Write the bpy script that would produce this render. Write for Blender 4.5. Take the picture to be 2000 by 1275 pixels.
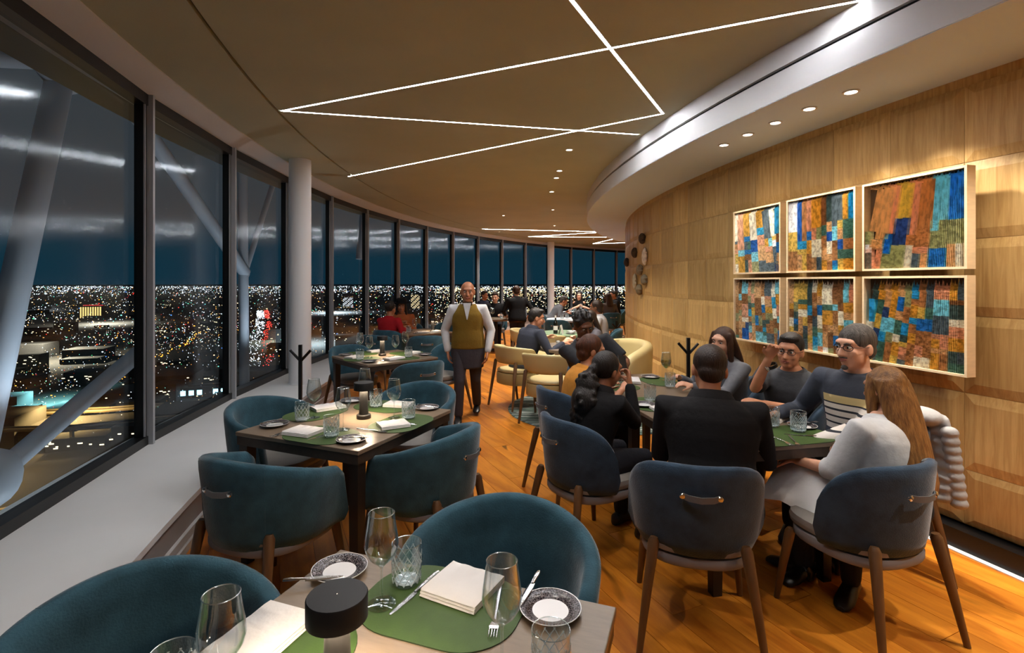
import bpy, bmesh, math, random
from mathutils import Vector, Matrix
from math import sin, cos, pi, radians, sqrt, atan2, hypot

for o in list(bpy.data.objects):
    bpy.data.objects.remove(o)
SC = bpy.context.scene
COL = SC.collection
RND = random.Random(11)

# ---------------------------------------------------------------- camera, world, exposure
cam_d = bpy.data.cameras.new('camera')
cam = bpy.data.objects.new('camera', cam_d)
COL.objects.link(cam)
cam.location = (0, 0, 1.6)
cam.rotation_euler = (radians(90), 0, 0)
cam_d.sensor_width = 36.0
cam_d.lens = 36.0 * 1010.0 / 2000.0
cam_d.shift_y = -0.04325
cam_d.clip_start = 0.05
cam_d.clip_end = 60000
SC.camera = cam
SC.view_settings.view_transform = 'Standard'
SC.view_settings.look = 'None'
SC.view_settings.gamma = 1.0
SC.view_settings.use_curve_mapping = False
SC.view_settings.exposure = 0.0
SC.cycles.use_denoising = True
SC.cycles.max_bounces = 10
SC.cycles.transparent_max_bounces = 24
SC.cycles.transmission_bounces = 8
SC.cycles.caustics_reflective = False
SC.cycles.caustics_refractive = False
SC.cycles.sample_clamp_indirect = 6.0

world = bpy.data.worlds.new('night_sky')
SC.world = world
world.use_nodes = True
_n = world.node_tree.nodes
_l = world.node_tree.links
_bg = _n['Background']
_tc = _n.new('ShaderNodeTexCoord')
_sx = _n.new('ShaderNodeSeparateXYZ')
_rp = _n.new('ShaderNodeValToRGB')
_l.new(_tc.outputs['Generated'], _sx.inputs[0])
_l.new(_sx.outputs['Z'], _rp.inputs[0])
_rp.color_ramp.elements[0].position = 0.0
_rp.color_ramp.elements[0].color = (0.0052, 0.030, 0.050, 1)
_rp.color_ramp.elements[1].position = 0.105
_rp.color_ramp.elements[1].color = (0.038, 0.045, 0.053, 1)  # grey higher up stands in for the ceiling mirrored in the panes
_mid = _rp.color_ramp.elements.new(0.06)
_mid.color = (0.0055, 0.030, 0.048, 1)
_l.new(_rp.outputs[0], _bg.inputs['Color'])
_bg.inputs['Strength'].default_value = 1.0

LED_STRENGTH = 98.0
SPOT_GAIN = 3.0

# ---------------------------------------------------------------- materials
def s2l(c):
    out = []
    for v in c[:3]:
        v = v / 255.0
        out.append(v / 12.92 if v <= 0.04045 else ((v + 0.055) / 1.055) ** 2.4)
    return (out[0], out[1], out[2], 1.0)

def mat(name, col, rough=0.6, metal=0.0, spec=0.5, var=0.0, vscale=8.0, bump=0.0, bscale=60.0, sheen=0.0, stretch=(1, 1, 1),
        emit=None, estr=0.0, objvar=0.0, coat=0.0, col2=None):
    m = bpy.data.materials.new(name)
    m.use_nodes = True
    nt = m.node_tree
    b = nt.nodes['Principled BSDF']
    c = s2l(col)
    b.inputs['Base Color'].default_value = c
    b.inputs['Roughness'].default_value = rough
    b.inputs['Metallic'].default_value = metal
    b.inputs['Specular IOR Level'].default_value = spec
    b.inputs['Sheen Weight'].default_value = sheen
    b.inputs['Sheen Roughness'].default_value = 0.35
    b.inputs['Coat Weight'].default_value = coat
    if emit:
        b.inputs['Emission Color'].default_value = s2l(emit)
        b.inputs['Emission Strength'].default_value = estr
    if var or bump or col2:
        tc = nt.nodes.new('ShaderNodeTexCoord')
        mp = nt.nodes.new('ShaderNodeMapping')
        mp.inputs['Scale'].default_value = stretch
        nt.links.new(tc.outputs['Object'], mp.inputs[0])
    last = None
    if var or col2:
        nz = nt.nodes.new('ShaderNodeTexNoise')
        nz.inputs['Scale'].default_value = vscale
        nz.inputs['Detail'].default_value = 5
        nt.links.new(mp.outputs[0], nz.inputs[0])
        mx = nt.nodes.new('ShaderNodeMix')
        mx.data_type = 'RGBA'
        mx.inputs[6].default_value = tuple(v * (1 - var) for v in c[:3]) + (1,)
        mx.inputs[7].default_value = s2l(col2) if col2 else tuple(min(1, v * (1 + var)) for v in c[:3]) + (1,)
        rg = nt.nodes.new('ShaderNodeMapRange')
        rg.inputs[1].default_value = 0.3
        rg.inputs[2].default_value = 0.7
        nt.links.new(nz.outputs[0], rg.inputs[0])
        nt.links.new(rg.outputs[0], mx.inputs[0])
        nt.links.new(mx.outputs[2], b.inputs['Base Color'])
        last = mx.outputs[2]
    if objvar:
        oi = nt.nodes.new('ShaderNodeObjectInfo')
        mr = nt.nodes.new('ShaderNodeMapRange')
        mr.inputs[3].default_value = 1 - objvar
        mr.inputs[4].default_value = 1 + objvar
        nt.links.new(oi.outputs['Random'], mr.inputs[0])
        hv = nt.nodes.new('ShaderNodeHueSaturation')
        if last is not None:
            nt.links.new(last, hv.inputs['Color'])
        else:
            hv.inputs['Color'].default_value = c
        nt.links.new(mr.outputs[0], hv.inputs['Value'])
        nt.links.new(hv.outputs[0], b.inputs['Base Color'])
    if bump:
        n2 = nt.nodes.new('ShaderNodeTexNoise')
        n2.inputs['Scale'].default_value = bscale
        n2.inputs['Detail'].default_value = 4
        nt.links.new(mp.outputs[0], n2.inputs[0])
        bp = nt.nodes.new('ShaderNodeBump')
        bp.inputs['Strength'].default_value = bump
        bp.inputs['Distance'].default_value = 0.01
        nt.links.new(n2.outputs[0], bp.inputs['Height'])
        nt.links.new(bp.outputs[0], b.inputs['Normal'])
    return m

def emat(name, col, strength, sampled=False):
    m = bpy.data.materials.new(name)
    m.use_nodes = True
    nt = m.node_tree
    nt.nodes.clear()
    e = nt.nodes.new('ShaderNodeEmission')
    e.inputs[0].default_value = s2l(col)
    e.inputs[1].default_value = strength
    o = nt.nodes.new('ShaderNodeOutputMaterial')
    nt.links.new(e.outputs[0], o.inputs[0])
    if not sampled:
        m.cycles.emission_sampling = 'NONE'
    return m

def thin_glass(name, tint, base, ior=5.0, rough=0.0):
    """mix of clear transmission and mirror reflection by viewing angle (a thin pane, no refraction)"""
    m = bpy.data.materials.new(name)
    m.use_nodes = True
    nt = m.node_tree
    nt.nodes.clear()
    t = nt.nodes.new('ShaderNodeBsdfTransparent')
    t.inputs[0].default_value = tint
    g = nt.nodes.new('ShaderNodeBsdfGlossy')
    g.inputs['Roughness'].default_value = rough
    g.inputs['Color'].default_value = (0.86, 0.95, 1.0, 1)
    f = nt.nodes.new('ShaderNodeLayerWeight')
    f.inputs['Blend'].default_value = 0.5
    pw = nt.nodes.new('ShaderNodeMath')
    pw.operation = 'POWER'
    pw.inputs[1].default_value = ior
    nt.links.new(f.outputs['Facing'], pw.inputs[0])
    ad = nt.nodes.new('ShaderNodeMath')
    ad.operation = 'MULTIPLY_ADD'
    ad.use_clamp = True
    ad.inputs[1].default_value = 1.0 - base
    ad.inputs[2].default_value = base
    nt.links.new(pw.outputs[0], ad.inputs[0])
    mx = nt.nodes.new('ShaderNodeMixShader')
    nt.links.new(ad.outputs[0], mx.inputs[0])
    nt.links.new(t.outputs[0], mx.inputs[1])
    nt.links.new(g.outputs[0], mx.inputs[2])
    o = nt.nodes.new('ShaderNodeOutputMaterial')
    nt.links.new(mx.outputs[0], o.inputs[0])
    return m

def wood_mat(name, c1, c2, rough, scale, stretch, objvar=0.0, crack=0.0, bump=0.05, spec=0.5, rotate=False):
    m = bpy.data.materials.new(name)
    m.use_nodes = True
    nt = m.node_tree
    b = nt.nodes['Principled BSDF']
    b.inputs['Roughness'].default_value = rough
    b.inputs['Specular IOR Level'].default_value = spec
    tc = nt.nodes.new('ShaderNodeTexCoord')
    oi = nt.nodes.new('ShaderNodeObjectInfo')
    sc = nt.nodes.new('ShaderNodeVectorMath')
    sc.operation = 'SCALE'
    cb = nt.nodes.new('ShaderNodeCombineXYZ')
    for i in range(3):
        nt.links.new(oi.outputs['Random'], cb.inputs[i])
    nt.links.new(cb.outputs[0], sc.inputs[0])
    sc.inputs['Scale'].default_value = 37.0
    ad = nt.nodes.new('ShaderNodeVectorMath')
    ad.operation = 'ADD'
    nt.links.new(tc.outputs['Object'], ad.inputs[0])
    nt.links.new(sc.outputs[0], ad.inputs[1])
    mp = nt.nodes.new('ShaderNodeMapping')
    mp.inputs['Scale'].default_value = stretch
    nt.links.new(ad.outputs[0], mp.inputs[0])
    nz = nt.nodes.new('ShaderNodeTexNoise')
    nz.inputs['Scale'].default_value = scale
    nz.inputs['Detail'].default_value = 8
    nz.inputs['Roughness'].default_value = 0.62
    nz.inputs['Distortion'].default_value = 0.6
    nt.links.new(mp.outputs[0], nz.inputs[0])
    rp = nt.nodes.new('ShaderNodeValToRGB')
    rp.color_ramp.elements[0].position = 0.33
    rp.color_ramp.elements[0].color = s2l(c2)
    rp.color_ramp.elements[1].position = 0.62
    rp.color_ramp.elements[1].color = s2l(c1)
    nt.links.new(nz.outputs[0], rp.inputs[0])
    col = rp.outputs[0]
    if crack:
        n3 = nt.nodes.new('ShaderNodeTexNoise')
        n3.inputs['Scale'].default_value = scale * 0.45
        n3.inputs['Detail'].default_value = 2
        n3.inputs['Distortion'].default_value = 1.2
        nt.links.new(mp.outputs[0], n3.inputs[0])
        r3 = nt.nodes.new('ShaderNodeValToRGB')
        r3.color_ramp.elements[0].position = 0.285
        r3.color_ramp.elements[0].color = (crack, crack, crack, 1)
        r3.color_ramp.elements[1].position = 0.315
        r3.color_ramp.elements[1].color = (1, 1, 1, 1)
        nt.links.new(n3.outputs[0], r3.inputs[0])
        mu = nt.nodes.new('ShaderNodeMix')
        mu.data_type = 'RGBA'
        mu.blend_type = 'MULTIPLY'
        mu.inputs[0].default_value = 1.0
        nt.links.new(col, mu.inputs[6])
        nt.links.new(r3.outputs[0], mu.inputs[7])
        col = mu.outputs[2]
    if objvar:
        mr = nt.nodes.new('ShaderNodeMapRange')
        mr.inputs[3].default_value = 1 - objvar
        mr.inputs[4].default_value = 1 + objvar
        nt.links.new(oi.outputs['Random'], mr.inputs[0])
        hv = nt.nodes.new('ShaderNodeHueSaturation')
        nt.links.new(col, hv.inputs['Color'])
        nt.links.new(mr.outputs[0], hv.inputs['Value'])
        col = hv.outputs[0]
    nt.links.new(col, b.inputs['Base Color'])
    if bump:
        bp = nt.nodes.new('ShaderNodeBump')
        bp.inputs['Strength'].default_value = bump
        bp.inputs['Distance'].default_value = 0.01
        nt.links.new(nz.outputs[0], bp.inputs['Height'])
        nt.links.new(bp.outputs[0], b.inputs['Normal'])
    return m

M = {}
M['ceiling'] = mat('ceiling_paint', (178, 178, 152), 0.85, var=0.06, vscale=1.2, bump=0.12, bscale=90)
M['white'] = mat('white_plaster', (214, 214, 214), 0.7, var=0.02, vscale=2)
M['soffit'] = mat('soffit_paint', (206, 222, 240), 0.7)
M['column'] = mat('column_paint', (238, 240, 242), 0.6)
M['ledge'] = mat('ledge_paint', (236, 238, 238), 0.55, var=0.03, vscale=1.5)
M['knee'] = mat('knee_wall_paint', (160, 155, 152), 0.7, var=0.08, vscale=3)
M['black'] = mat('black_metal', (16, 16, 17), 0.35, 0.3)
M['slot'] = mat('slot_black', (12, 12, 12), 0.8)
M['groove'] = mat('groove_brown', (40, 24, 18), 0.8)
M['winframe'] = mat('window_frame_black', (22, 22, 22), 0.35, 0.2)
M['mullion'] = mat('mullion_grey', (172, 176, 182), 0.45, 0.2)
M['pane'] = thin_glass('window_glass', (0.84, 0.92, 0.95, 1), 0.045, 4.5, 0.10)
M['led'] = emat('led_line', (246, 246, 250), LED_STRENGTH, True)
M['lens'] = emat('downlight_lens', (255, 240, 220), 18.0)
M['wallwood'] = wood_mat('wall_veneer', (200, 164, 104), (174, 136, 78), 0.5, 3.0, (14, 14, 0.9), objvar=0.16, bump=0.04, spec=0.35)
M['floorwood'] = wood_mat('floor_planks', (214, 136, 42), (168, 90, 18), 0.34, 2.2, (4.0, 0.55, 1), objvar=0.20, crack=0.25, bump=0.05, spec=0.4)
M['tabletop'] = mat('table_top', (128, 112, 94), 0.28, var=0.10, vscale=14, stretch=(1, 6, 1), bump=0.02, bscale=80)
M['tableedge'] = mat('table_edge', (58, 46, 36), 0.4, var=0.2, vscale=20)
M['tableleg'] = mat('table_leg', (34, 27, 22), 0.45)
M['velvet'] = mat('teal_velvet', (50, 84, 98), 0.8, var=0.30, vscale=11, bump=0.22, bscale=160, sheen=0.45, spec=0.2)
M['velvet2'] = mat('blue_velvet', (50, 68, 86), 0.8, var=0.30, vscale=11, bump=0.22, bscale=160, sheen=0.4, spec=0.2)
M['seatgrey'] = mat('grey_seat', (128, 122, 116), 0.6, var=0.1, vscale=6)
M['pipe'] = mat('grey_piping', (120, 116, 116), 0.6)
M['legwood'] = mat('walnut_leg', (96, 66, 38), 0.4, var=0.2, vscale=12, stretch=(3, 3, .4))
M['strap'] = mat('leather_strap', (96, 99, 102), 0.45, bump=0.1, bscale=200)
M['chrome'] = mat('chrome', (225, 225, 225), 0.14, 1.0)
M['cream'] = mat('cream_leather', (196, 178, 126), 0.45, var=0.05, vscale=4, bump=0.05, bscale=120)
M['creambase'] = mat('cream_leather_base', (176, 154, 100), 0.45, var=0.06, vscale=4)
M['mat_green'] = mat('green_leather', (56, 82, 26), 0.6, var=0.10, vscale=18, bump=0.06, bscale=220)
M['mat_edge'] = mat('green_leather_edge', (38, 54, 28), 0.6)
M['linen'] = mat('white_linen', (226, 223, 220), 0.85, var=0.03, vscale=10, bump=0.15, bscale=60)
M['porcelain'] = mat('white_porcelain', (235, 235, 235), 0.12)
M['lampblack'] = mat('lamp_black', (24, 24, 24), 0.5)
M['lamplens'] = emat('lamp_diffuser', (255, 226, 190), 240.0, True)
M['steel'] = mat('cutlery_steel', (215, 215, 215), 0.16, 1.0)
M['wglass'] = thin_glass('wine_glass', (0.95, 0.965, 0.965, 1), 0.085, 2.6)
M['glassrim'] = thin_glass('glass_rim', (0.97, 0.98, 0.98, 1), 0.5, 2.0, 0.25)
M['cutline'] = thin_glass('cut_glass_edge', (0.96, 0.97, 0.97, 1), 0.55, 2.0, 0.6)
def glass(name, rough=0.0, ior=1.45, col=(1, 1, 1, 1)):
    m = bpy.data.materials.new(name)
    m.use_nodes = True
    b = m.node_tree.nodes['Principled BSDF']
    b.inputs['Base Color'].default_value = col
    b.inputs['Transmission Weight'].default_value = 1.0
    b.inputs['Roughness'].default_value = rough
    b.inputs['IOR'].default_value = ior
    return m
M['tumbler'] = thin_glass('cut_glass', (0.955, 0.965, 0.965, 1), 0.09, 2.8, 0.05)
M['water'] = thin_glass('water', (0.93, 0.96, 0.96, 1), 0.05, 5.0)
M['wine'] = mat('white_wine', (214, 200, 110), 0.1)
M['wine'].node_tree.nodes['Principled BSDF'].inputs['Transmission Weight'].default_value = 0.8

def plate_mat():
    m = mat('patterned_rim', (20, 18, 24), 0.25)
    nt = m.node_tree
    b = nt.nodes['Principled BSDF']
    tc = nt.nodes.new('ShaderNodeTexCoord')
    v = nt.nodes.new('ShaderNodeTexVoronoi')
    v.feature = 'DISTANCE_TO_EDGE'
    v.inputs['Scale'].default_value = 150
    nt.links.new(tc.outputs['Object'], v.inputs[0])
    r = nt.nodes.new('ShaderNodeValToRGB')
    r.color_ramp.elements[0].position = 0.025
    r.color_ramp.elements[0].color = s2l((150, 142, 142))
    r.color_ramp.elements[1].position = 0.06
    r.color_ramp.elements[1].color = s2l((34, 30, 38))
    nt.links.new(v.outputs['Distance'], r.inputs[0])
    nt.links.new(r.outputs[0], b.inputs['Base Color'])
    return m
M['rim'] = plate_mat()

# ---------------------------------------------------------------- mesh helpers
class MB:
    def __init__(s):
        s.v = []
        s.f = []
        s.m = []
        s.T = None

    def add(s, vs, fs, mi=0):
        n = len(s.v)
        if s.T is not None:
            vs = [s.T @ Vector(p) for p in vs]
        s.v.extend([tuple(p) for p in vs])
        s.f.extend([tuple(i + n for i in f) for f in fs])
        s.m.extend([mi] * len(fs))
        return s

    def box(s, c, d, rz=0.0, mi=0, taper=1.0):
        x, y, z = d[0] / 2, d[1] / 2, d[2] / 2
        vs = []
        ca, sa = cos(rz), sin(rz)
        for k, zz in ((taper, -z), (1.0, z)):
            for px, py in ((-x, -y), (x, -y), (x, y), (-x, y)):
                px *= k
                py *= k
                vs.append((c[0] + px * ca - py * sa, c[1] + px * sa + py * ca, c[2] + zz))
        return s.add(vs, [(3, 2, 1, 0), (4, 5, 6, 7), (0, 1, 5, 4), (1, 2, 6, 5), (2, 3, 7, 6), (3, 0, 4, 7)], mi)

    def loft(s, rings, mi=0, cap=True, closed=False):
        n = len(rings[0])
        vs = [p for r in rings for p in r]
        fs = []
        k = len(rings)
        for i in range(k if closed else k - 1):
            a, b = i * n, ((i + 1) % k) * n
            for j in range(n):
                j2 = (j + 1) % n
                fs.append((a + j, a + j2, b + j2, b + j))
        if cap and not closed:
            fs.append(tuple(reversed(range(n))))
            fs.append(tuple(range((k - 1) * n, k * n)))
        return s.add(vs, fs, mi)

    def tube(s, pts, rad, n=10, mi=0, cap=True, dome=False, flat=1.0):
        pts = [Vector(p) for p in pts]
        if not isinstance(rad, (list, tuple)):
            rad = [rad] * len(pts)
        rad = list(rad)
        if dome:
            d0 = (pts[0] - pts[1]).normalized()
            d1 = (pts[-1] - pts[-2]).normalized()
            r0, r1 = rad[0], rad[-1]
            pts = [pts[0] + d0 * r0 * .95, pts[0] + d0 * r0 * .75, pts[0] + d0 * r0 * .4] + pts + [pts[-1] + d1 * r1 * .4, pts[-1] + d1 * r1 * .75, pts[-1] + d1 * r1 * .95]
            rad = [r0 * .3, r0 * .66, r0 * .92] + rad + [r1 * .92, r1 * .66, r1 * .3]
        rings = []
        prev = None
        for i, p in enumerate(pts):
            t = (pts[min(i + 1, len(pts) - 1)] - pts[max(i - 1, 0)])
            t = t.normalized() if t.length > 1e-9 else Vector((0, 0, 1))
            if prev is None:
                a = Vector((0, 0, 1)) if abs(t.z) < 0.9 else Vector((1, 0, 0))
                u = t.cross(a).normalized()
            else:
                u = (prev - t * prev.dot(t))
                u = u.normalized() if u.length > 1e-6 else t.orthogonal().normalized()
            prev = u
            w = t.cross(u)
            r = rad[i]
            rings.append([p + u * (r * cos(2 * pi * j / n)) + w * (r * flat * sin(2 * pi * j / n)) for j in range(n)])
        return s.loft(rings, mi, cap)

    def lathe(s, prof, n=24, mi=0, c=(0, 0, 0), cap=True):
        rings = []
        for r, z in prof:
            rings.append([(c[0] + r * cos(2 * pi * j / n), c[1] + r * sin(2 * pi * j / n), c[2] + z) for j in range(n)])
        return s.loft(rings, mi, cap)

    def ell(s, c, r, n=16, k=10, mi=0, rot=None):
        rings = []
        c = Vector(c)
        for i in range(k + 1):
            th = pi * (i + 0.02 * (i == 0) - 0.02 * (i == k)) / k
            rr = max(sin(th), 0.04)
            zz = -cos(th)
            ring = []
            for j in range(n):
                q = Vector((r[0] * rr * cos(2 * pi * j / n), r[1] * rr * sin(2 * pi * j / n), r[2] * zz))
                if rot is not None:
                    q = rot @ q
                ring.append(c + q)
            rings.append(ring)
        return s.loft(rings, mi)

    def ring(s, C, R0, R1, z0, z1, a0, a1, n, mi=0):
        """box-section arc about C; angle a: point = (Cx - R cos a, Cy + R sin a)"""
        rings = []
        for i in range(n + 1):
            a = a0 + (a1 - a0) * i / n
            q = [(R0, z0), (R1, z0), (R1, z1), (R0, z1)]
            rings.append([(C[0] - r * cos(a), C[1] + r * sin(a), z) for r, z in q])
        return s.loft(rings, mi)

    def mesh(s, name, mats, smooth=True, angle=38):
        me = bpy.data.meshes.new(name)
        me.from_pydata(s.v, [], s.f)
        if not isinstance(mats, (list, tuple)):
            mats = [mats]
        for q in mats:
            me.materials.append(q)
        if len(mats) > 1:
            me.polygons.foreach_set('material_index', s.m)
        bm = bmesh.new()
        bm.from_mesh(me)
        bmesh.ops.recalc_face_normals(bm, faces=bm.faces)
        bm.to_mesh(me)
        bm.free()
        if smooth:
            me.polygons.foreach_set('use_smooth', [True] * len(me.polygons))
            me.set_sharp_from_angle(angle=radians(angle))
        me.update()
        return me

    def build(s, name, mats, parent=None, smooth=True, angle=38, loc=None, rz=None, bevel=0, subsurf=0):
        o = bpy.data.objects.new(name, s.mesh(name, mats, smooth, angle))
        COL.objects.link(o)
        if parent is not None:
            o.parent = parent
        if loc is not None:
            o.location = loc
        if rz is not None:
            o.rotation_euler = (0, 0, rz)
        if bevel:
            b = o.modifiers.new('bevel', 'BEVEL')
            b.width = bevel
            b.segments = 2
            b.limit_method = 'ANGLE'
        if subsurf:
            b = o.modifiers.new('subsurf', 'SUBSURF')
            b.levels = subsurf
            b.render_levels = subsurf
        return o

def tag(o, label, cat, group=None):
    o['label'] = label
    o['category'] = cat
    if group:
        o['group'] = group
    return o

def thing(name, label, cat, loc=(0, 0, 0), rz=0.0, group=None):
    o = bpy.data.objects.new(name, None)
    COL.objects.link(o)
    o.location = loc
    o.rotation_euler = (0, 0, rz)
    o.empty_display_size = 0.05
    return tag(o, label, cat, group)

def struct(o):
    o['kind'] = 'structure'
    return o

def inst(name, me, parent=None, loc=(0, 0, 0), rot=None, scale=None, M4=None):
    o = bpy.data.objects.new(name, me)
    COL.objects.link(o)
    if parent is not None:
        o.parent = parent
    if M4 is not None:
        o.matrix_local = M4
    else:
        o.location = loc
        if rot is not None:
            o.rotation_euler = rot
        if scale is not None:
            o.scale = scale
    return o

def dup(root, loc, rz, label=None, group=None):
    r = root.copy()
    COL.objects.link(r)
    r.location = loc
    r.rotation_euler = (0, 0, rz)
    if label:
        r['label'] = label
    if group:
        r['group'] = group
    for ch in root.children:
        c = ch.copy()
        COL.objects.link(c)
        c.parent = r
        for g in ch.children:
            d = g.copy()
            COL.objects.link(d)
            d.parent = c
    return r

def spot(name, loc, target, energy, size=100, blend=0.6, col=(1.0, 0.86, 0.70), rad=0.04, parent=None):
    d = bpy.data.lights.new(name, 'SPOT')
    d.energy = energy * SPOT_GAIN
    d.spot_size = radians(size)
    d.spot_blend = blend
    d.color = col
    d.shadow_soft_size = rad
    o = bpy.data.objects.new(name, d)
    COL.objects.link(o)
    o.location = loc
    v = Vector(target) - Vector(loc)
    o.rotation_euler = v.to_track_quat('-Z', 'Y').to_euler()
    return o

# ================================================================ STRUCTURE
CC = (18.5, 7.75)          # centre of the round tower floor
RW, RCORE, RB = 21.8, 16.42, 17.2
CEIL = 3.2
A0, A1 = radians(-48), radians(78)
def polar(r, a, z=0.0):
    return Vector((CC[0] - r * cos(a), CC[1] + r * sin(a), z))
def rz_at(a):               # local +y points away from the tower centre
    return pi / 2 - a
def angle_of(x, y):
    return atan2(y - CC[1], -(x - CC[0]))

fl = struct(MB().ring(CC, 16.2, 22.0, -0.30, -0.022, A0, A1, 90).build('floor', M['floorwood']))
# floor planks: real boards with open joints; the far ones joined
PW, PL = 0.19, 1.9
pdir = Vector((0.42, -0.907, 0)).normalized()
pper = Vector((-pdir.y, pdir.x, 0))
plank_mb = MB()
plank_mb.box((0, 0, -0.011), (PW - 0.0025, PL - 0.003, 0.022))
plank_me = plank_mb.mesh('plank', M['floorwood'], smooth=False)
prz = atan2(-pdir.x, pdir.y)
cand = []
for i in range(-90, 91):
    off = RND.random() * PL
    for j in range(-16, 17):
        p = Vector((0, 8, 0)) + pper * (i * PW) + pdir * (j * PL + off)
        r = hypot(p.x - CC[0], p.y - CC[1])
        a = angle_of(p.x, p.y)
        if 16.0 < r < 21.6 and radians(-40) < a < radians(62):
            cand.append((p.length, p))
cand.sort(key=lambda q: q[0])
cand = [q for q in cand if q[1].y > 0.6 or q[0] > 3]
near = [q for q in cand if q[1].y > 0.3][:290]
nset = set(id(q[1]) for q in near)
for d, p in near:
    inst('plank', plank_me, fl, loc=(p.x, p.y, 0), rot=(0, 0, prz))
rest = MB()
for d, p in cand:
    if id(p) not in nset:
        rest.box((p.x, p.y, -0.011), (PW - 0.0025, PL - 0.003, 0.022), prz)
o = rest.build('plank', M['floorwood'], fl, smooth=False)
o['kind'] = 'stuff'

# ceiling with the thin curved shadow groove
ce = struct(MB().ring(CC, 17.0, 20.885, CEIL, CEIL + 0.12, A0, A1, 120).build('ceiling', M['ceiling']))
MB().ring(CC, 20.91, 21.62, CEIL, CEIL + 0.12, A0, A1, 120).build('window_side_ceiling', M['ceiling'], ce)
MB().ring(CC, 20.86, 20.94, CEIL + 0.03, CEIL + 0.05, A0, A1, 120).build('ceiling_groove', M['groove'], ce)
# white cove above the glass
cv = MB()
rings = []
for i in range(121):
    a = A0 + (A1 - A0) * i / 120
    rings.append([polar(21.50, a, CEIL + 0.02), polar(21.50, a, CEIL - 0.012), polar(21.70, a, CEIL - 0.075), polar(22.0, a, CEIL - 0.075), polar(22.0, a, CEIL + 0.02)])
cv.loft(rings)
struct(cv.build('trim_1', M['white']))
struct(MB().ring(CC, 22.0, 22.3, CEIL - 0.075, CEIL + 0.1, A0, A1, 80).build('trim_2', M['winframe']))

# low window wall: front, deep white ledge, skirting
wl = struct(MB().ring(CC, 20.99, 22.0, -0.3, 0.245, A0, A1, 110).build('wall_left', M['knee']))
MB().ring(CC, 20.975, 21.98, 0.245, 0.28, A0, A1, 110).build('ledge', M['ledge'], wl)
bl = struct(MB().ring(CC, 20.955, 20.995, 0.0, 0.045, A0, A1, 110).build('baseboard_left', M['white']))
MB().ring(CC, 20.968, 20.995, 0.05, 0.10, A0, A1, 110).build('upper_strip', M['white'], bl)

# windows: frames, panes, mullions
DA = radians(4.363)
AM0 = radians(-9.34)
nwin = 0
mul_mb = MB()
mul_mb.box((0, 0, 0), (0.034, 0.06, CEIL - 0.075 - 0.28))
mul_me = mul_mb.mesh('mullion', M['mullion'], smooth=False)
for k in range(-5, 20):
    a, b = AM0 + k * DA - (radians(1.6) if k < 0 else 0), AM0 + (k + 1) * DA - (radians(1.6) if k < -1 else 0)
    wa_ = b - a
    mid = (a + b) / 2
    half = RW * sin(wa_ / 2)
    rm = RW * cos(wa_ / 2)
    p = polar(rm, mid)
    nwin += 1
    fr = MB()
    zb, zt = 0.28, CEIL - 0.075
    fr.box((0, 0, zb + 0.035), (2 * half, 0.10, 0.07))
    fr.box((0, 0, zt - 0.045), (2 * half, 0.10, 0.09))
    for sx in (-1, 1):
        fr.box((sx * (half - 0.030), 0, (zb + zt) / 2), (0.042, 0.075, zt - zb))
    w = struct(fr.build('window_%d' % nwin, M['winframe'], smooth=False, loc=(p.x, p.y, 0), rz=rz_at(mid)))
    g = MB()
    x, z0, z1 = half - 0.045, zb + 0.06, zt - 0.08
    g.add([(-x, 0.02, z0), (x, 0.02, z0), (x, 0.02, z1), (-x, 0.02, z1)], [(0, 1, 2, 3)])
    g.build('glass_pane', M['pane'], w, smooth=False)
    gl = MB()
    for sx in (-1, 1):
        gl.box((sx * (half - 0.058), -0.040, (zb + zt) / 2), (0.008, 0.012, zt - zb - 0.15))
    gl.build('glazing_bead', M['mullion'], w, smooth=False)
    mo = inst('mullion', mul_me, w, loc=(half, -0.055, (zb + zt) / 2))

# wood-panelled core wall
wr = struct(MB().ring(CC, 16.1, RCORE - 0.02, 0.13, 2.9, A0, A1, 140).build('wall_right', M['wallwood']))
pitch = 0.465
na = pitch / RCORE
pm = MB()
h = pitch / 2 - 0.0015
ins = 0.058
vs = [(-h, 0, -h), (h, 0, -h), (h, 0, h), (-h, 0, h), (-h, 0.004, -h), (h, 0.004, -h), (h, 0.004, h), (-h, 0.004, h)]
q = h - ins
vs += [(-q, 0.016, -q), (q, 0.016, -q), (q, 0.016, q), (-q, 0.016, q)]
fs = [(0, 1, 5, 4), (1, 2, 6, 5), (2, 3, 7, 6), (3, 0, 4, 7), (4, 5, 9, 8), (5, 6, 10, 9), (6, 7, 11, 10), (7, 4, 8, 11), (8, 9, 10, 11)]
pm.add(vs, fs)
panel_me = pm.mesh('wood_panel', M['wallwood'], smooth=False)
ph = MB()
vs2 = [(x, y, (0.135 + 0.465) / 2 - 0.3 + (z * (0.33 / 0.465))) for x, y, z in vs]
ph.add(vs2, fs)
panel_low = ph.mesh('wood_panel', M['wallwood'], smooth=False)
for i in range(-16, 16):
    s = -0.485 + 0.0 + (i + 0.5) * pitch
    a = s / RCORE
    pp = polar(RCORE - 0.02, a)
    for j in range(1, 7):
        zc = (j - 0.5) * pitch + 0.0
        if j == 1:
            inst('wood_panel', panel_low, wr, loc=(pp.x, pp.y, 0.30), rot=(0, 0, rz_at(a)))
        else:
            inst('wood_panel', panel_me, wr, loc=(pp.x, pp.y, zc), rot=(0, 0, rz_at(a)))
struct(MB().ring(CC, 16.1, 16.505, -0.02, 0.12, A0, A1, 140).build('baseboard_right', M['black']))
struct(MB().ring(CC, 16.5, 16.545, -0.02, 0.006, A0, A1, 140).build('trim_3', M['white']))

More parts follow.
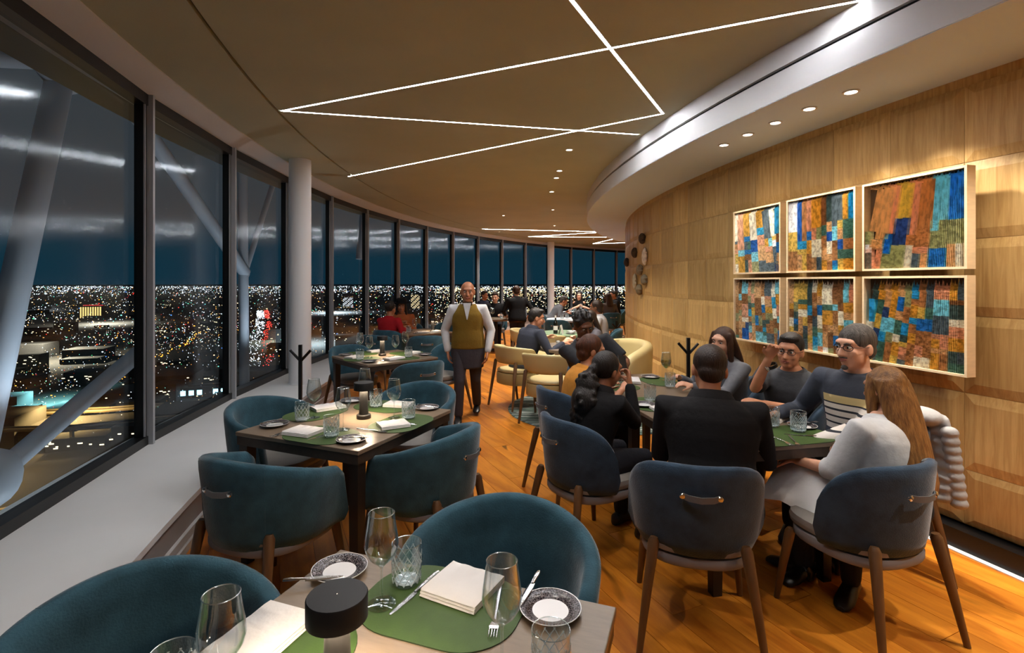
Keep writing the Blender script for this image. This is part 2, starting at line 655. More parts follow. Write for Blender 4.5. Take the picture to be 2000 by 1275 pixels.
# white bulkhead: two fascia bands with a black slot between, soffit below
bk = struct(MB().ring(CC, 16.1, RB, 2.85, 3.035, A0, A1, 140).build('trim_4', M['white']))
MB().ring(CC, 16.1, RB, 3.062, CEIL + 0.1, A0, A1, 140).build('upper_fascia', M['white'], bk)
MB().ring(CC, 16.1, RB - 0.03, 3.03, 3.07, A0, A1, 140).build('air_slot', M['slot'], bk)

MB().ring(CC, 16.1, RB - 0.004, 2.846, 2.85, A0, A1, 140).build('soffit_board', M['soffit'], bk)

# round white columns standing on the ledge
for ang, zz in ((angle_of(-2.78, 6.78), 0.28), (angle_of(1.55, 20.65), 0.28)):
    p = polar(21.3, ang)
    c = MB()
    c.lathe([(0.137, zz), (0.137, CEIL)], 40)
    c.lathe([(0.150, zz), (0.150, zz + 0.012)], 40)
    struct(c.build('column', M['column'], loc=(p.x, p.y, 0)))

# ---------------------------------------------------------------- room lights, seen and added
def led(p, q, label, w=0.018, z=CEIL):
    p, q = Vector((p[0], p[1], 0)), Vector((q[0], q[1], 0))
    d = (q - p)
    L = d.length
    rz = atan2(d.y, d.x)
    t = thing('line_light', label, 'light', ((p.x + q.x) / 2, (p.y + q.y) / 2, z), rz, 'recessed line lights of the ceiling')
    MB().box((0, 0, -0.002), (L, w, 0.006)).build('diffuser', M['led'], t, smooth=False)
    hs = MB()
    for s in (-1, 1):
        hs.box((0, s * (w / 2 + 0.003), -0.002), (L, 0.006, 0.005))
    hs.build('channel', M['white'], t, smooth=False)
    return t
led((-2.15, 4.82), (1.97, 2.935), 'long white line light running from the left apex up to the white bulkhead')
led((-2.15, 4.82), (1.36, 5.59), 'white line light running from the left apex across to the bulkhead below the long one')
led((1.43, 4.90), (-0.45, 1.505), 'white line light rising steeply to the top edge, crossing the long one', 0.021)
led((1.43, 4.90), (-2.47, 7.81), 'lowest white line light of the near group, slanting down toward the window groove')
led((-0.45, 1.505), (1.9, -0.4), 'added white line light behind the viewer')  # unseen, added to light the near end of the room
led((-0.89, 15.53), (2.63, 16.32), 'nearest line light of the far group over the distant tables')
led((2.70, 16.66), (0.58, 18.16), 'short slanted line light of the far group, second from the front')
led((0.58, 18.16), (3.45, 18.36), 'third line light of the far group, starting at the sharp apex')
led((3.77, 19.0), (3.35, 21.4), 'short steep line light of the far group, close to the wood wall')
led((3.35, 21.4), (5.6, 20.6), 'hindmost line light of the far group, by the far windows')

def downlight(x, y, z, label, grp, target=None, energy=60, size=95, col=(1.0, 0.91, 0.80), r=0.038, blend=0.7):
    t = thing('downlight', label, 'light', (x, y, z), 0, grp)
    MB().lathe([(r, 0.0), (r + 0.012, -0.001), (r + 0.014, -0.006), (r, -0.008), (r - 0.002, -0.004)], 20, cap=False).build('trim_ring', M['white'], t)
    MB().lathe([(0.001, -0.0035), (r - 0.002, -0.0035), (r - 0.002, -0.001), (0.001, -0.001)], 20).build('lens', M['lens'], t)
    if energy:
        tg = target or (x, y, 0)
        spot('downlight_beam', (x, y, z - 0.012), tg, energy, size, blend, col, 0.03)
for i, ((x, y), e) in enumerate((((0.69, 6.24), 70), ((0.68, 7.41), 70), ((0.68, 7.92), 60), ((0.70, 9.13), 70))):
    downlight(x, y, CEIL, ['nearest of the four pinpoint downlights in the brown ceiling', 'second of the four pinpoint downlights in the brown ceiling',
              'third of the four pinpoint downlights in the brown ceiling', 'farthest of the four pinpoint downlights in the brown ceiling'][i], 'ceiling downlights', None, e)
names = ['nearest bright downlight in the white soffit, above the right-hand frames', 'second soffit downlight from the viewer',
         'middle one of the five soffit downlights', 'fourth soffit downlight from the viewer', 'farthest of the five soffit downlights']
for i, (x, y) in enumerate(((2.25, 3.39), (2.14, 3.71), (2.04, 4.03), (1.96, 4.35), (1.88, 4.68))):
    ang = angle_of(x, y)
    p = polar(16.86, ang)
    ta = angle_of(*((2.60, 2.95), (2.50, 3.35), (2.40, 3.75), (2.28, 4.20), (2.18, 4.75))[i])
    tgt = polar(16.55, ta, (1.65, 1.65, 1.5, 1.45, 1.45)[i])
    downlight(p.x, p.y, 2.846, names[i], 'soffit downlights', tgt, (62, 56, 36, 28, 26)[i], 64)
# the same soffit lights go on beyond the frame
for ang, w_ in ((-26, 'third'), (-22, 'second'), (-19.4, 'first')):
    p = polar(16.9, radians(ang))
    downlight(p.x, p.y, 2.846, w_ + ' soffit downlight beyond the near end of the framed collages', 'soffit downlights beyond the frame', polar(16.47, radians(ang + 1.6), .8) if w_ == 'first' else polar(17.3, radians(ang), 0), 46 if w_ == 'first' else 60, 84)
for (x, y, w_) in ((-0.3, 1.3, 'foremost table'), (1.1, 2.4, 'black-suited man'), (-0.4, 2.75, 'aisle beside the second table')):  # unseen ceiling spots, added to light the near tables
    downlight(x, y, CEIL, 'added ceiling downlight right above the ' + w_, 'added ceiling downlights beyond the frame', None, 14, 100)
for (x, y, w_) in ((-0.2, 12.4, 'young man in the blazer'), (0.9, 11.4, 'middle distance table'), (1.2, 14.6, 'leaning guest in grey'), (2.4, 15.0, 'small wall-side table'), (-0.4, 16.4, 'start of the far line lights'), (3.0, 19.0, 'end of the far line lights')):  # spots added to light the far part of the room
    downlight(x, y, CEIL, 'added small ceiling downlight over the ' + w_, 'added ceiling downlights over the distant tables', None, 90, 110, (1.0, .93, .85), 0.03)

# ================================================================ OUTSIDE: tower lattice and the night city
GZ = -150.0
M['latt'] = mat('white_steel', (190, 196, 206), 0.55)
lat = thing('tower_lattice', 'white tubular steel lattice of the tower outside the near windows', 'steel lattice', (-5.9, 8.0, 0))
LO = Vector((-5.9, 8.0, 0))
N1, N2, N4, N5 = (-5.99, 6.91, 4.55), (-5.94, 5.9, -.65), (-6.0, 7.95, 4.5), (-5.76, 11.15, 1.8)
for a, b, r in ((N1, (-5.93, 5.6, -1.0), .15), (N1, (-5.93, 4.6, 3.7), .12), (N1, N4, .15), (N2, (-5.99, 8.3, .47), .12), (N4, N5, .12),
                ((-5.78, 11.2, -2.0), (-5.77, 11.05, 4.6), .10), (N5, (-5.45, 12.5, 5.0), .06), ((-5.1, 14.32, 3.81), (-4.6, 15.9, 5.0), .08), ((-4.54, 16.08, 4.6), (-4.66, 15.75, 2.3), .10),
                (N2, (-5.9, 3.9, 1.3), .12)):
    MB().tube([Vector(a) - LO, Vector(b) - LO], r, 16).build('strut', M['latt'], lat)
for c, r in ((N1, .42), (N4, .30), (N5, .14), (N2, .34)):
    MB().ell(Vector(c) - LO, (r * .6, r, r)).build('hub', M['latt'], lat)
for p, e in (((-4.9, 6.0, -0.2), 55), ((-4.7, 10.6, -0.2), 55), ((-3.6, 15.0, -0.4), 40), ((-5.0, 6.9, -2.4), 60)):  # lamps added outside so that the struts show up
    d = bpy.data.lights.new('added_lattice_light', 'SPOT')
    d.energy = e * 1.7
    d.color = (0.80, 0.90, 1.0)
    d.spot_size = radians(100)
    d.spot_blend = 0.6
    d.shadow_soft_size = 0.1
    o = bpy.data.objects.new('added_lattice_light', d)
    COL.objects.link(o)
    o.location = p
    o.rotation_euler = (Vector((p[0] - 1.6, p[1] + .2, 4.0)) - Vector(p)).to_track_quat('-Z', 'Y').to_euler()

M['ground'] = mat('dark_city_ground', (30, 27, 24), 0.95, var=0.5, vscale=0.012)
gd = MB()
gd.lathe([(60, GZ), (40000, GZ)], 64, cap=False)
struct(gd.build('ground', M['ground'], smooth=False))
HZ = 1.6 - GZ

def city_points(n, dmin, dmax, azmin=-1150, azmax=420, pw=1.0, rng=None):
    """random places on the plain, thinning with distance so that near and far quarters are equally busy"""
    out = []
    while len(out) < n:
        u = rng.random()
        iy = (1 / dmax) + (1 / dmin - 1 / dmax) * u ** pw
        d = 1 / iy
        az = azmin + (azmax - azmin) * rng.random()
        out.append((az / 1010.0 * d, d))
    return out

OCT = [(1, 0, 0), (-1, 0, 0), (0, 1, 0), (0, -1, 0), (0, 0, 1), (0, 0, -1)]
OCF = [(0, 2, 4), (2, 1, 4), (1, 3, 4), (3, 0, 4), (2, 0, 5), (1, 2, 5), (3, 1, 5), (0, 3, 5)]
def light_dots(pts, name, m):
    mb = MB()
    for (x, y, z, r, wx) in pts:
        mb.add([(x + a * r * wx, y + b * r, z + c * r) for a, b, c in OCT], OCF)
    o = mb.build(name, m, smooth=False)
    o['kind'] = 'stuff'
    return o
crng = random.Random(5)
kinds = [('white', (232, 240, 255), 7.0, 4200), ('warm', (255, 214, 160), 5.0, 3200), ('amber', (255, 160, 60), 4.5, 1700),
         ('teal', (120, 235, 215), 5.0, 800), ('red', (255, 50, 40), 5.0, 460), ('blue', (70, 130, 255), 5.0, 220), ('green', (90, 255, 150), 4.0, 200)]
clusters = [(p[0], p[1]) for p in city_points(150, 520, 9000, rng=crng, pw=1.5)]
for nm, c, st, n in kinds:
    pts = []
    for i, (x, y) in enumerate(city_points(n, 480, 16000, rng=crng, pw=1.9)):
        if crng.random() < 0.45:
            cx, cy = crng.choice(clusters)
            x, y = cx + crng.gauss(0, .035) * cy, cy + crng.gauss(0, .10) * cy
            if y < 430:
                continue
        d = hypot(x, y)
        r = d * 0.00042 * (0.55 + 1.2 * crng.random() ** 3)
        wx = 1.0 + (1.6 * crng.random() if crng.random() < .25 else 0)
        pts.append((x, y, GZ + 6 + 25 * crng.random() ** 3 * (1 if d < 4000 else 0), r, wx))
    light_dots(pts, 'city_lights', emat('city_light_' + nm, c, st))
# the bright far rim of the plain
pts = []
for i in range(2100):
    d = 6500 + 12000 * crng.random()
    az = (-1150 + 1600 * crng.random()) / 1010.0
    pts.append((az * d, d, GZ + 12, d * 0.00045 * (.5 + crng.random()), 1.3))
light_dots(pts, 'horizon_lights', emat('horizon_light', (236, 240, 250), 5.0))
pts = []
for i in range(2600):
    d = 900 + 12000 * crng.random() ** 2
    az = (-150 + 520 * crng.random()) / 1010.0
    pts.append((az * d, d, GZ + 10 + 20 * crng.random(), d * 0.0006 * (.5 + crng.random()), 1.8))
light_dots(pts, 'downtown_lights', emat('downtown_light', (240, 214, 165), 3.2))

# low dark blocks of the nearer quarters
M['block'] = mat('dark_building', (34, 33, 34), 0.9, var=0.3, vscale=0.02)
blk = MB()
win = MB()
for (x, y) in city_points(260, 480, 3500, rng=crng, pw=1.2):
    w, dpt, hh = 18 + 50 * crng.random(), 18 + 40 * crng.random(), 6 + 26 * crng.random() ** 2
    blk.box((x, y, GZ + hh / 2), (w, dpt, hh), 0.3)
    if crng.random() < .7:
        for k in range(int(3 + 8 * crng.random())):
            t = -w / 2 + w * crng.random()
            zz = GZ + hh * (.25 + .6 * crng.random())
            win.box((x + t * cos(.3) + (dpt / 2 + .2) * sin(.3), y + t * sin(.3) - (dpt / 2 + .2) * cos(.3), zz), (1.5 + 3 * crng.random(), .3, 1.0), 0.3)
o = blk.build('city_blocks', M['block'], smooth=False)
o['kind'] = 'stuff'
o = win.build('lit_windows', emat('lit_window', (255, 232, 190), 3.0), smooth=False)
o['kind'] = 'stuff'

# single buildings that can be told apart
def building(x, y, w, d, hh, rz, label, body, wcol, wstr, nx, nz, vertical=False, roof=None):
    t = thing('distant_building', label, 'building', (x, y, GZ), rz)
    MB().box((0, 0, hh / 2), (w, d, hh)).build('block', body, t, smooth=False)
    MB().box((0, 0, hh + 1.0), (w * .5, d * .5, 2.0)).build('roof_plant', body, t, smooth=False)
    em = emat('windows_' + str(int(x)), wcol, wstr)
    if vertical:
        wm = MB().box((0, 0, 0), (w / nx * .55, .4, hh * .86)).mesh('window', em, smooth=False)
        for i in range(nx):
            inst('window', wm, t, loc=(-w / 2 + w * (i + .5) / nx, -d / 2 - .2, hh * .5))
    else:
        wm = MB().box((0, 0, 0), (w / nx * .62, .4, hh / nz * .45)).mesh('window', em, smooth=False)
        for i in range(nx):
            for j in range(nz):
                if (i * 7 + j * 5) % 4:
                    inst('window', wm, t, loc=(-w / 2 + w * (i + .5) / nx, -d / 2 - .2, hh * (j + .5) / nz))
    if roof:
        MB().box((0, 0, hh + 3), (w * .9, .8, 1.6)).build('roof_sign', emat('roof_sign_' + str(int(x)), roof, 2.5), t, smooth=False)
    return t
B1 = mat('tan_facade', (70, 56, 32), 0.9)
building(-1790, 2210, 80, 40, 50, .25, 'broad gold-lit tower block far out in the city, behind the first window', B1, (255, 214, 130), 1.62, 9, 1, True, (230, 60, 60))
building(-410, 690, 74, 20, 14, .4, 'long low building with pale blue lit windows, behind the second window', M['block'], (170, 230, 255), 3.60, 8, 1)
building(-395, 730, 40, 30, 8, .4, 'low teal-lit shed in the yard behind the second window', M['block'], (120, 240, 215), 2.16, 6, 1)
building(-560, 585, 90, 16, 10, .2, 'low station hall with a row of teal windows, behind the first window', M['block'], (150, 255, 225), 2.88, 10, 1)
building(-640, 620, 70, 18, 9, .15, 'pale low warehouse beside the station hall, behind the first window', M['block'], (215, 235, 230), 2.34, 8, 1)
building(-980, 3100, 60, 30, 60, .1, 'slab building with scattered white windows, behind the third window', M['block'], (235, 235, 240), 2.52, 8, 9)
building(-560, 3000, 50, 30, 80, .1, 'tall slab with warm lit windows seen beyond the sixth mullion', M['block'], (255, 220, 170), 2.34, 7, 11)
building(60, 2600, 55, 30, 95, .0, 'tall warm-lit office block beyond the far windows', M['block'], (255, 214, 150), 2.70, 8, 13)
building(75, 900, 34, 26, 70, .0, 'bright white-lit tower at the far windows left of the second column', M['block'], (255, 244, 224), 3.60, 6, 12)

# elevated roads and streets lit by sodium lamps
M['asph'] = mat('asphalt', (96, 84, 62), 0.9, var=0.15, vscale=0.05)
M['conc'] = mat('concrete', (150, 140, 118), 0.9)
def road(pts, w, z, label, pillars=True):
    t = thing('elevated_road', label, 'road', (pts[0][0], pts[0][1], GZ))
    O = Vector((pts[0][0], pts[0][1], GZ))
    P = [Vector((x, y, GZ + z)) - O for x, y in pts]
    rings, r1, r2 = [], [], []
    for i, p in enumerate(P):
        d = (P[min(i + 1, len(P) - 1)] - P[max(i - 1, 0)]).normalized()
        s = Vector((-d.y, d.x, 0))
        rings.append([p - s * w / 2 + Vector((0, 0, -1.6)), p + s * w / 2 + Vector((0, 0, -1.6)), p + s * w / 2, p - s * w / 2])
        r1.append([p - s * w / 2, p - s * (w / 2 - .4), p - s * (w / 2 - .4) + Vector((0, 0, 1.1)), p - s * w / 2 + Vector((0, 0, 1.1))])
        r2.append([p + s * w / 2, p + s * (w / 2 - .4), p + s * (w / 2 - .4) + Vector((0, 0, 1.1)), p + s * w / 2 + Vector((0, 0, 1.1))])
    MB().loft(rings).build('deck', M['asph'], t, smooth=False)
    MB().loft(r1).build('parapet', M['conc'], t, smooth=False)
    MB().loft(r2).build('parapet', M['conc'], t, smooth=False)
    if pillars:
        for p in P[1:-1]:
            MB().box((p.x, p.y, z / 2), (2.5, 2.5, z - 1.6)).build('pier', M['conc'], t, smooth=False)
    return t
road([(-900, 560), (-700, 545), (-560, 540), (-440, 560), (-320, 610), (-200, 700), (-80, 860)], 14, 14, 'amber-lit viaduct curving past below the station hall')
road([(-700, 470), (-520, 455), (-400, 470), (-300, 520), (-190, 600)], 10, 20, 'upper viaduct ramp nearer to the tower')
road([(-420, 300), (-330, 330), (-250, 400), (-190, 500), (-150, 640), (-170, 800)], 18, 3, 'wide street with streaks of traffic close below the tower', False)
road([(-330, 210), (-260, 235), (-190, 280), (-120, 360)], 14, 3, 'street directly under the first window', False)
hw = [(-300, 560), (-375, 720), (-400, 800), (-460, 950), (-545, 1120), (-700, 1450), (-860, 1800), (-1250, 2600), (-1900, 4200)]
road(hw, 62, 6, 'wide motorway full of headlights running to the horizon', False)
def street_lamp(x, y, e, hgt=16):
    d = bpy.data.lights.new('sodium_lamp', 'SPOT')
    d.spot_size = radians(150)
    d.spot_blend = .5
    d.energy = e * 1.4
    d.color = (1.0, 0.62, 0.22)
    d.shadow_soft_size = 1.0
    o = bpy.data.objects.new('sodium_lamp', d)
    COL.objects.link(o)
    o.location = (x, y, GZ + hgt)
for x, y, e, hgt in ((-640, 520, 9e5, 40), (-450, 520, 9e5, 40), (-300, 250, 1.1e6, 45), (-230, 330, 1.0e6, 45), (-170, 520, 1.0e6, 45), (-420, 380, 6e5, 45), (-280, 620, 6e5, 40)):
    street_lamp(x, y, e, hgt)
d = bpy.data.lights.new('yard_floodlight', 'SPOT')
d.spot_size = radians(150)
d.spot_blend = .5
d.energy = 2.6e6
d.color = (0.35, 0.95, 0.95)
o = bpy.data.objects.new('yard_floodlight', d)
COL.objects.link(o)
o.location = (-560, 640, GZ + 40)

for x, y, e, c in ((-900, 1000, 1.2e7, (1, .85, .6)), (-500, 1300, 1.2e7, (.8, .95, 1)), (-1500, 1900, 2e7, (1, .9, .7)), (-200, 1200, 1.6e7, (1, .8, .5)), (250, 1400, 2e7, (1, .85, .6)), (-900, 2600, 3e7, (.85, .95, 1)), (-2600, 2700, 3e7, (.9, .95, 1))):  # lamps added for a broad glow over ground and blocks
    d = bpy.data.lights.new('added_city_glow', 'SPOT')
    d.spot_size = radians(160)
    d.spot_blend = .6
    d.energy = e * .4
    d.color = c
    o = bpy.data.objects.new('added_city_glow', d)
    COL.objects.link(o)
    o.location = (x, y, GZ + 70)

# cars on the motorway and streets: lit head and tail lamps
def traffic(pts, n, z, side, name, m, r0, spread):
    out = []
    seg = []
    tot = 0
    for a, b in zip(pts[:-1], pts[1:]):
        L = hypot(b[0] - a[0], b[1] - a[1])
        seg.append((tot, L, a, b))
        tot += L
    for i in range(n):
        s = min(tot, 2300) * crng.random() ** 1.25
        for t0, L, a, b in seg:
            if t0 <= s <= t0 + L:
                f = (s - t0) / L
                x, y = a[0] + (b[0] - a[0]) * f, a[1] + (b[1] - a[1]) * f
                nx, ny = (b[1] - a[1]) / L, -(b[0] - a[0]) / L
                off = side + spread * (crng.random() - .5)
                d = hypot(x, y)
                out.append((x + nx * off, y + ny * off, GZ + z, r0 * d * (.6 + .8 * crng.random()), 1.0))
                break
    light_dots(out, name, m)
EH = emat('headlight', (240, 244, 255), 6.0)
ET = emat('taillight', (255, 60, 50), 6.0)
traffic(hw, 420, 7.5, -14, 'traffic_headlights', EH, .0006, 30)
traffic(hw, 300, 7.5, 13, 'traffic_taillights', ET, .0006, 22)
traffic([(-420, 300), (-330, 330), (-250, 400), (-190, 500), (-150, 640)], 70, 4.5, 4, 'street_headlights', EH, .0011, 8)
traffic([(-330, 210), (-260, 235), (-190, 280), (-120, 360)], 40, 4.5, 2, 'street_headlights', EH, .0012, 6)
traffic([(-560, 720), (-640, 900), (-760, 1200), (-900, 1500)], 60, 9, 0, 'avenue_lamps', emat('avenue_lamp', (255, 170, 60), 4.0), .0009, 14)
loop = [(-395 + 32 * cos(t), 560 + 60 * sin(t)) for t in [radians(100 + 14 * i) for i in range(20)]]
traffic(loop, 130, 4, 0, 'ramp_headlights', EH, .0009, 4)

# ================================================================ FURNITURE
def shell_mesh(kind):
    """upholstered wrap-round back: outer face, rolled rim, inner face"""
    if kind == 'tub':
        a, b, th, phim, zb = 0.305, 0.285, 0.055, radians(112), 0.37
        ztop = lambda u: 0.80 - 0.135 * abs(u) ** 1.7 - (0.22 * max(0, (abs(u) - .93) / .07) ** 2)
        flare, straight = 0.030, 0.12
    elif kind == 'dining':
        a, b, th, phim, zb = 0.275, 0.25, 0.045, radians(88), 0.395
        ztop = lambda u: 0.50 + 0.315 * max(0.0, 1 - abs(u) ** 3.4) ** (1 / 2.0)
        flare, straight = 0.030, 0.0
    else:   # cream: band held up by the legs
        a, b, th, phim, zb = 0.30, 0.28, 0.05, radians(100), 0.565
        ztop = lambda u: 0.80 - 0.05 * abs(u) ** 2 - (0.10 * max(0, (abs(u) - .88) / .12) ** 2)
        flare, straight = 0.03, 0.0
    nu = 44
    rings = []
    def plan(u, off):
        ph = u * phim
        x, y = (a + off) * sin(ph), -(b + off) * cos(ph)
        if straight and abs(ph) > radians(85):
            ex = (abs(ph) - radians(85)) / (phim - radians(85))
            x = (a + off) * (1.0 - 0.03 * ex) * (1 if ph > 0 else -1)
            y = -(b + off) * cos(radians(85)) + ex * 0.20
        return x, y
    for i in range(nu + 1):
        u = -1 + 2 * i / nu
        zt = ztop(u)
        H = zt - zb
        k = 1.0
        t = th * (1.0 if abs(u) < .94 else max(.35, 1 - ((abs(u) - .94) / .06) ** 2 * .65))
        prof = [(-0.045, 0.0), (-0.018, 0.03), (0.0, 0.16), (flare * .5, .5), (flare * .95, .86), (flare, .955), (flare - t * .22, .992), (flare - t * .5, 1.0),
                (flare - t * .8, .988), (flare - t, .94), (flare * .7 - t, .8), (flare * .2 - t, .5), (-0.012 - t, .2), (-0.045 - t * .6, .0)]
        ring = []
        for off, f in prof:
            z = zb + H * f if f < .9 else zt - (1 - f) * H * min(1.0, .30 / max(H, .05) * 1.0)
            x, y = plan(u, off)
            ring.append((x, y, z))
        rings.append(ring)
    mb = MB()
    mb.loft(rings)
    return mb

def cushion(mb, a, b, z0, z1, y0=0.0, p=2.8, round_=0.02, n=36, mi=0):
    rings = []
    for (k, z) in ((0.90, z0), (0.985, z0 + .008), (1.0, z0 + round_), (1.0, z1 - round_ * 1.2), (0.975, z1 - round_ * .35), (0.90, z1), (0.5, z1 + .006)):
        r = []
        for j in range(n):
            t = 2 * pi * j / n
            c, s = cos(t), sin(t)
            x = (abs(c) ** (2 / p)) * (1 if c >= 0 else -1) * a * k
            y = (abs(s) ** (2 / p)) * (1 if s >= 0 else -1) * b * k + y0
            r.append((x, y, z))
        rings.append(r)
    return mb.loft(rings, mi)

def strap_handle(t, y, z):
    """leather carry strap with two studs on the back"""
    pts = [(-.075, y - .004, z), (-.05, y - .022, z - .003), (0, y - .030, z - .006), (.05, y - .022, z - .003), (.075, y - .004, z)]
    mb = MB()
    rings = []
    for x, yy, zz in pts:
        rings.append([(x, yy - .003, zz - .013), (x, yy + .003, zz - .013), (x, yy + .003, zz + .013), (x, yy - .003, zz + .013)])
    mb.loft(rings)
    s = mb.build('strap', M['strap'], t)
    for x in (-.075, .075):
        st = MB()
        st.T = Matrix.Translation((x, y - .004, z)) @ Matrix.Rotation(radians(90), 4, 'X')
        st.lathe([(.013, 0), (.013, .007), (.009, .011), (.001, .012)], 14)
        st.build('stud', M['chrome'], s)

def make_chair(kind, name, label, cat='chair', velvet='velvet'):
    t = thing(name, label, cat)
    if kind in ('tub', 'dining'):
        sh = shell_mesh(kind).build('backrest', M[velvet], t, angle=60)
        mb = MB()
        zb = .37 if kind == 'tub' else .395
        a, b = (.285, .275) if kind == 'tub' else (.255, .25)
        cushion(mb, a - .02, b + .005, .40, .462, 0.02 if kind == 'tub' else .03, 3.0, .028)
        mb.build('seat', M['seatgrey'], t)
        mb = MB()
        cushion(mb, a - .012, b - .004, .345, .40, 0.012 if kind == 'tub' else .02, 2.6, .015)
        mb.build('seat_pan', M['pipe'], t)
        strap_handle(t, -(.285 + .024) if kind == 'tub' else -(.25 + .026), .665 if kind == 'tub' else .69)
        if kind == 'tub':
            for sx in (-1, 1):
                pts = []
                for i in range(9):
                    f = i / 8
                    ph = radians(38) * sx
                    off = [-.001, .012, .017, .028, .0295, .018, .0025, -.0155, -.032][i]
                    zt_ = .80 - .135 * (38 / 112) ** 1.7
                    z = zt_ + [-.35, -.25, -.16, -.062, -.022, -.0035, -.0005, -.011, -.09][i]
                    pts.append(((.305 + off) * sin(ph), -(.285 + off) * cos(ph), z))
                MB().tube(pts, .0016, 6).build('seam', M[velvet], t)
        legs = (((-.215, .20), (-.25, .25), .37, .0), ((.215, .20), (.25, .25), .37, 0), ((-.20, -.215), (-.255, -.30), .47, 1), ((.20, -.215), (.255, -.30), .47, 1))
        for (p, q, zt, rear) in legs:
            px, py = p
            if rear:
                px, py = (p[0] * 1.06, p[1] * 1.06) if kind == 'tub' else (p[0] * .96, p[1] * 1.0)
            MB().tube([(q[0], q[1], 0.0), (px + (q[0] - px) * .5, py + (q[1] - py) * .5, zt * .5), (px, py, zt - .02), (px * .985, py * .985, zt)], [.0135, .0195, .025, .016], 14).build('leg', M['legwood'], t)
    else:
        shell_mesh('cream').build('backrest', M['cream'], t, angle=60)
        mb = MB()
        cushion(mb, .27, .27, .30, .455, .0, 2.3, .03)
        mb.build('seat_base', M['creambase'], t)
        mb = MB()
        cushion(mb, .265, .262, .452, .49, .0, 2.3, .016)
        mb.build('seat', M['cream'], t)
        for (p, q, zt) in (((-.255, .12), (-.275, .20), .46), ((.255, .12), (.275, .20), .46), ((-.215, -.205), (-.26, -.29), .60), ((.215, -.205), (.26, -.29), .60)):
            MB().tube([(q[0], q[1], 0), (p[0], p[1], zt - .02), (p[0] * .99, p[1] * .99, zt)], [.014, .024, .015], 14).build('leg', M['legwood'], t)
    return t

PROTO = {}
def chair(kind, x, y, fx, fy, label, group, velvet='velvet'):
    nm = {'tub': 'tub_armchair', 'dining': 'dining_chair', 'cream': 'cream_chair'}[kind]
    rz = atan2(-fx, fy)
    key = (kind, velvet)
    if key not in PROTO:
        t = make_chair(kind, nm, label, 'chair', velvet)
        t.location = (x, y, 0)
        t.rotation_euler = (0, 0, rz)
        t['group'] = group
        PROTO[key] = t
        return t
    return dup(PROTO[key], (x, y, 0), rz, label, group)

G1 = 'teal tub armchairs of the window tables'
G2 = 'teal dining chairs'
chair('tub', -0.90, 1.245, .62, -.78, 'teal velvet tub armchair in the bottom left corner, under the wine glass', G1)
chair('tub', -0.05, 1.68, -.24, -.97, 'teal velvet tub armchair at the far side of the foremost table, behind the napkin', G1)
chair('tub', -1.20, 2.60, .36, .93, 'teal tub armchair with its strap handle toward the viewer, left of the second table', G1)
chair('tub', -0.50, 2.96, -.90, .44, 'teal tub armchair at the aisle side of the second table, its back turned right', G1)
chair('tub', -1.58, 3.50, .92, -.30, 'teal tub armchair by the window ledge in front of the coat stand', G1)
chair('tub', -0.76, 3.94, -.36, -.93, 'teal tub armchair at the far side of the second table, half hidden by glasses', G1)
chair('dining', -1.00, 5.33, -.60, .80, 'teal chair with strap handle at the near aisle side of the third table', G2)
chair('dining', -1.93, 6.33, .72, -.69, 'teal chair with grey seat at the window side of the third table', G2)
chair('dining', -0.90, 6.50, -.70, -.71, 'teal chair at the far aisle corner of the third table, beside the waiter', G2)
chair('dining', -2.03, 7.95, .25, .97, 'teal chair with pale rim at the fourth table, behind the left glasses', G2)
chair('dining', -1.30, 7.85, -.20, .98, 'teal chair with strap handle at the fourth table, nearest the waiter', G2)
chair('dining', -1.28, 10.0, -.3, -.95, 'dark teal chair at the far side of the fourth table', G2)
chair('dining', 0.46, 3.14, .87, .50, 'blue velvet chair under the woman in the black jacket', 'blue chairs of the long table', 'velvet2')
chair('dining', 0.47, 3.95, .90, .44, 'blue velvet chair partly hidden behind the ponytailed woman', 'blue chairs of the long table', 'velvet2')
chair('dining', 0.865, 2.46, .23, .97, 'blue velvet chair with strap handle behind the man in the black suit', 'blue chairs of the long table', 'velvet2')
chair('dining', 1.66, 2.47, -.32, .95, 'blue velvet chair with grey seat under the long-haired woman', 'blue chairs of the long table', 'velvet2')
chair('dining', 2.08, 3.02, -.97, .22, 'blue velvet chair by the wood wall under the man in the striped sweater', 'blue chairs of the long table', 'velvet2')
chair('dining', 1.93, 3.66, -.97, .2, 'blue velvet chair by the wood wall under the man with raised hand', 'blue chairs of the long table', 'velvet2')
chair('dining', 1.80, 4.25, -.97, .2, 'blue velvet chair by the wood wall under the smiling woman', 'blue chairs of the long table', 'velvet2')
chair('dining', 0.84, 5.08, .12, -.99, 'blue velvet chair under the man holding the phone', 'blue chairs of the long table', 'velvet2')
G3 = 'cream leather chairs of the round tables'
chair('cream', 0.08, 6.72, .80, .60, 'cream leather chair under the man in the navy suit', G3)
chair('cream', 0.44, 6.00, .45, .89, 'cream leather chair nearest the viewer, standing on the striped rug', G3)
chair('cream', 0.27, 8.95, .9, -.2, 'cream leather chair at the second round table, behind the navy suit', G3)
chair('cream', 0.52, 8.15, .25, .97, 'cream leather chair at the second round table, right of the navy-suited man', G3)

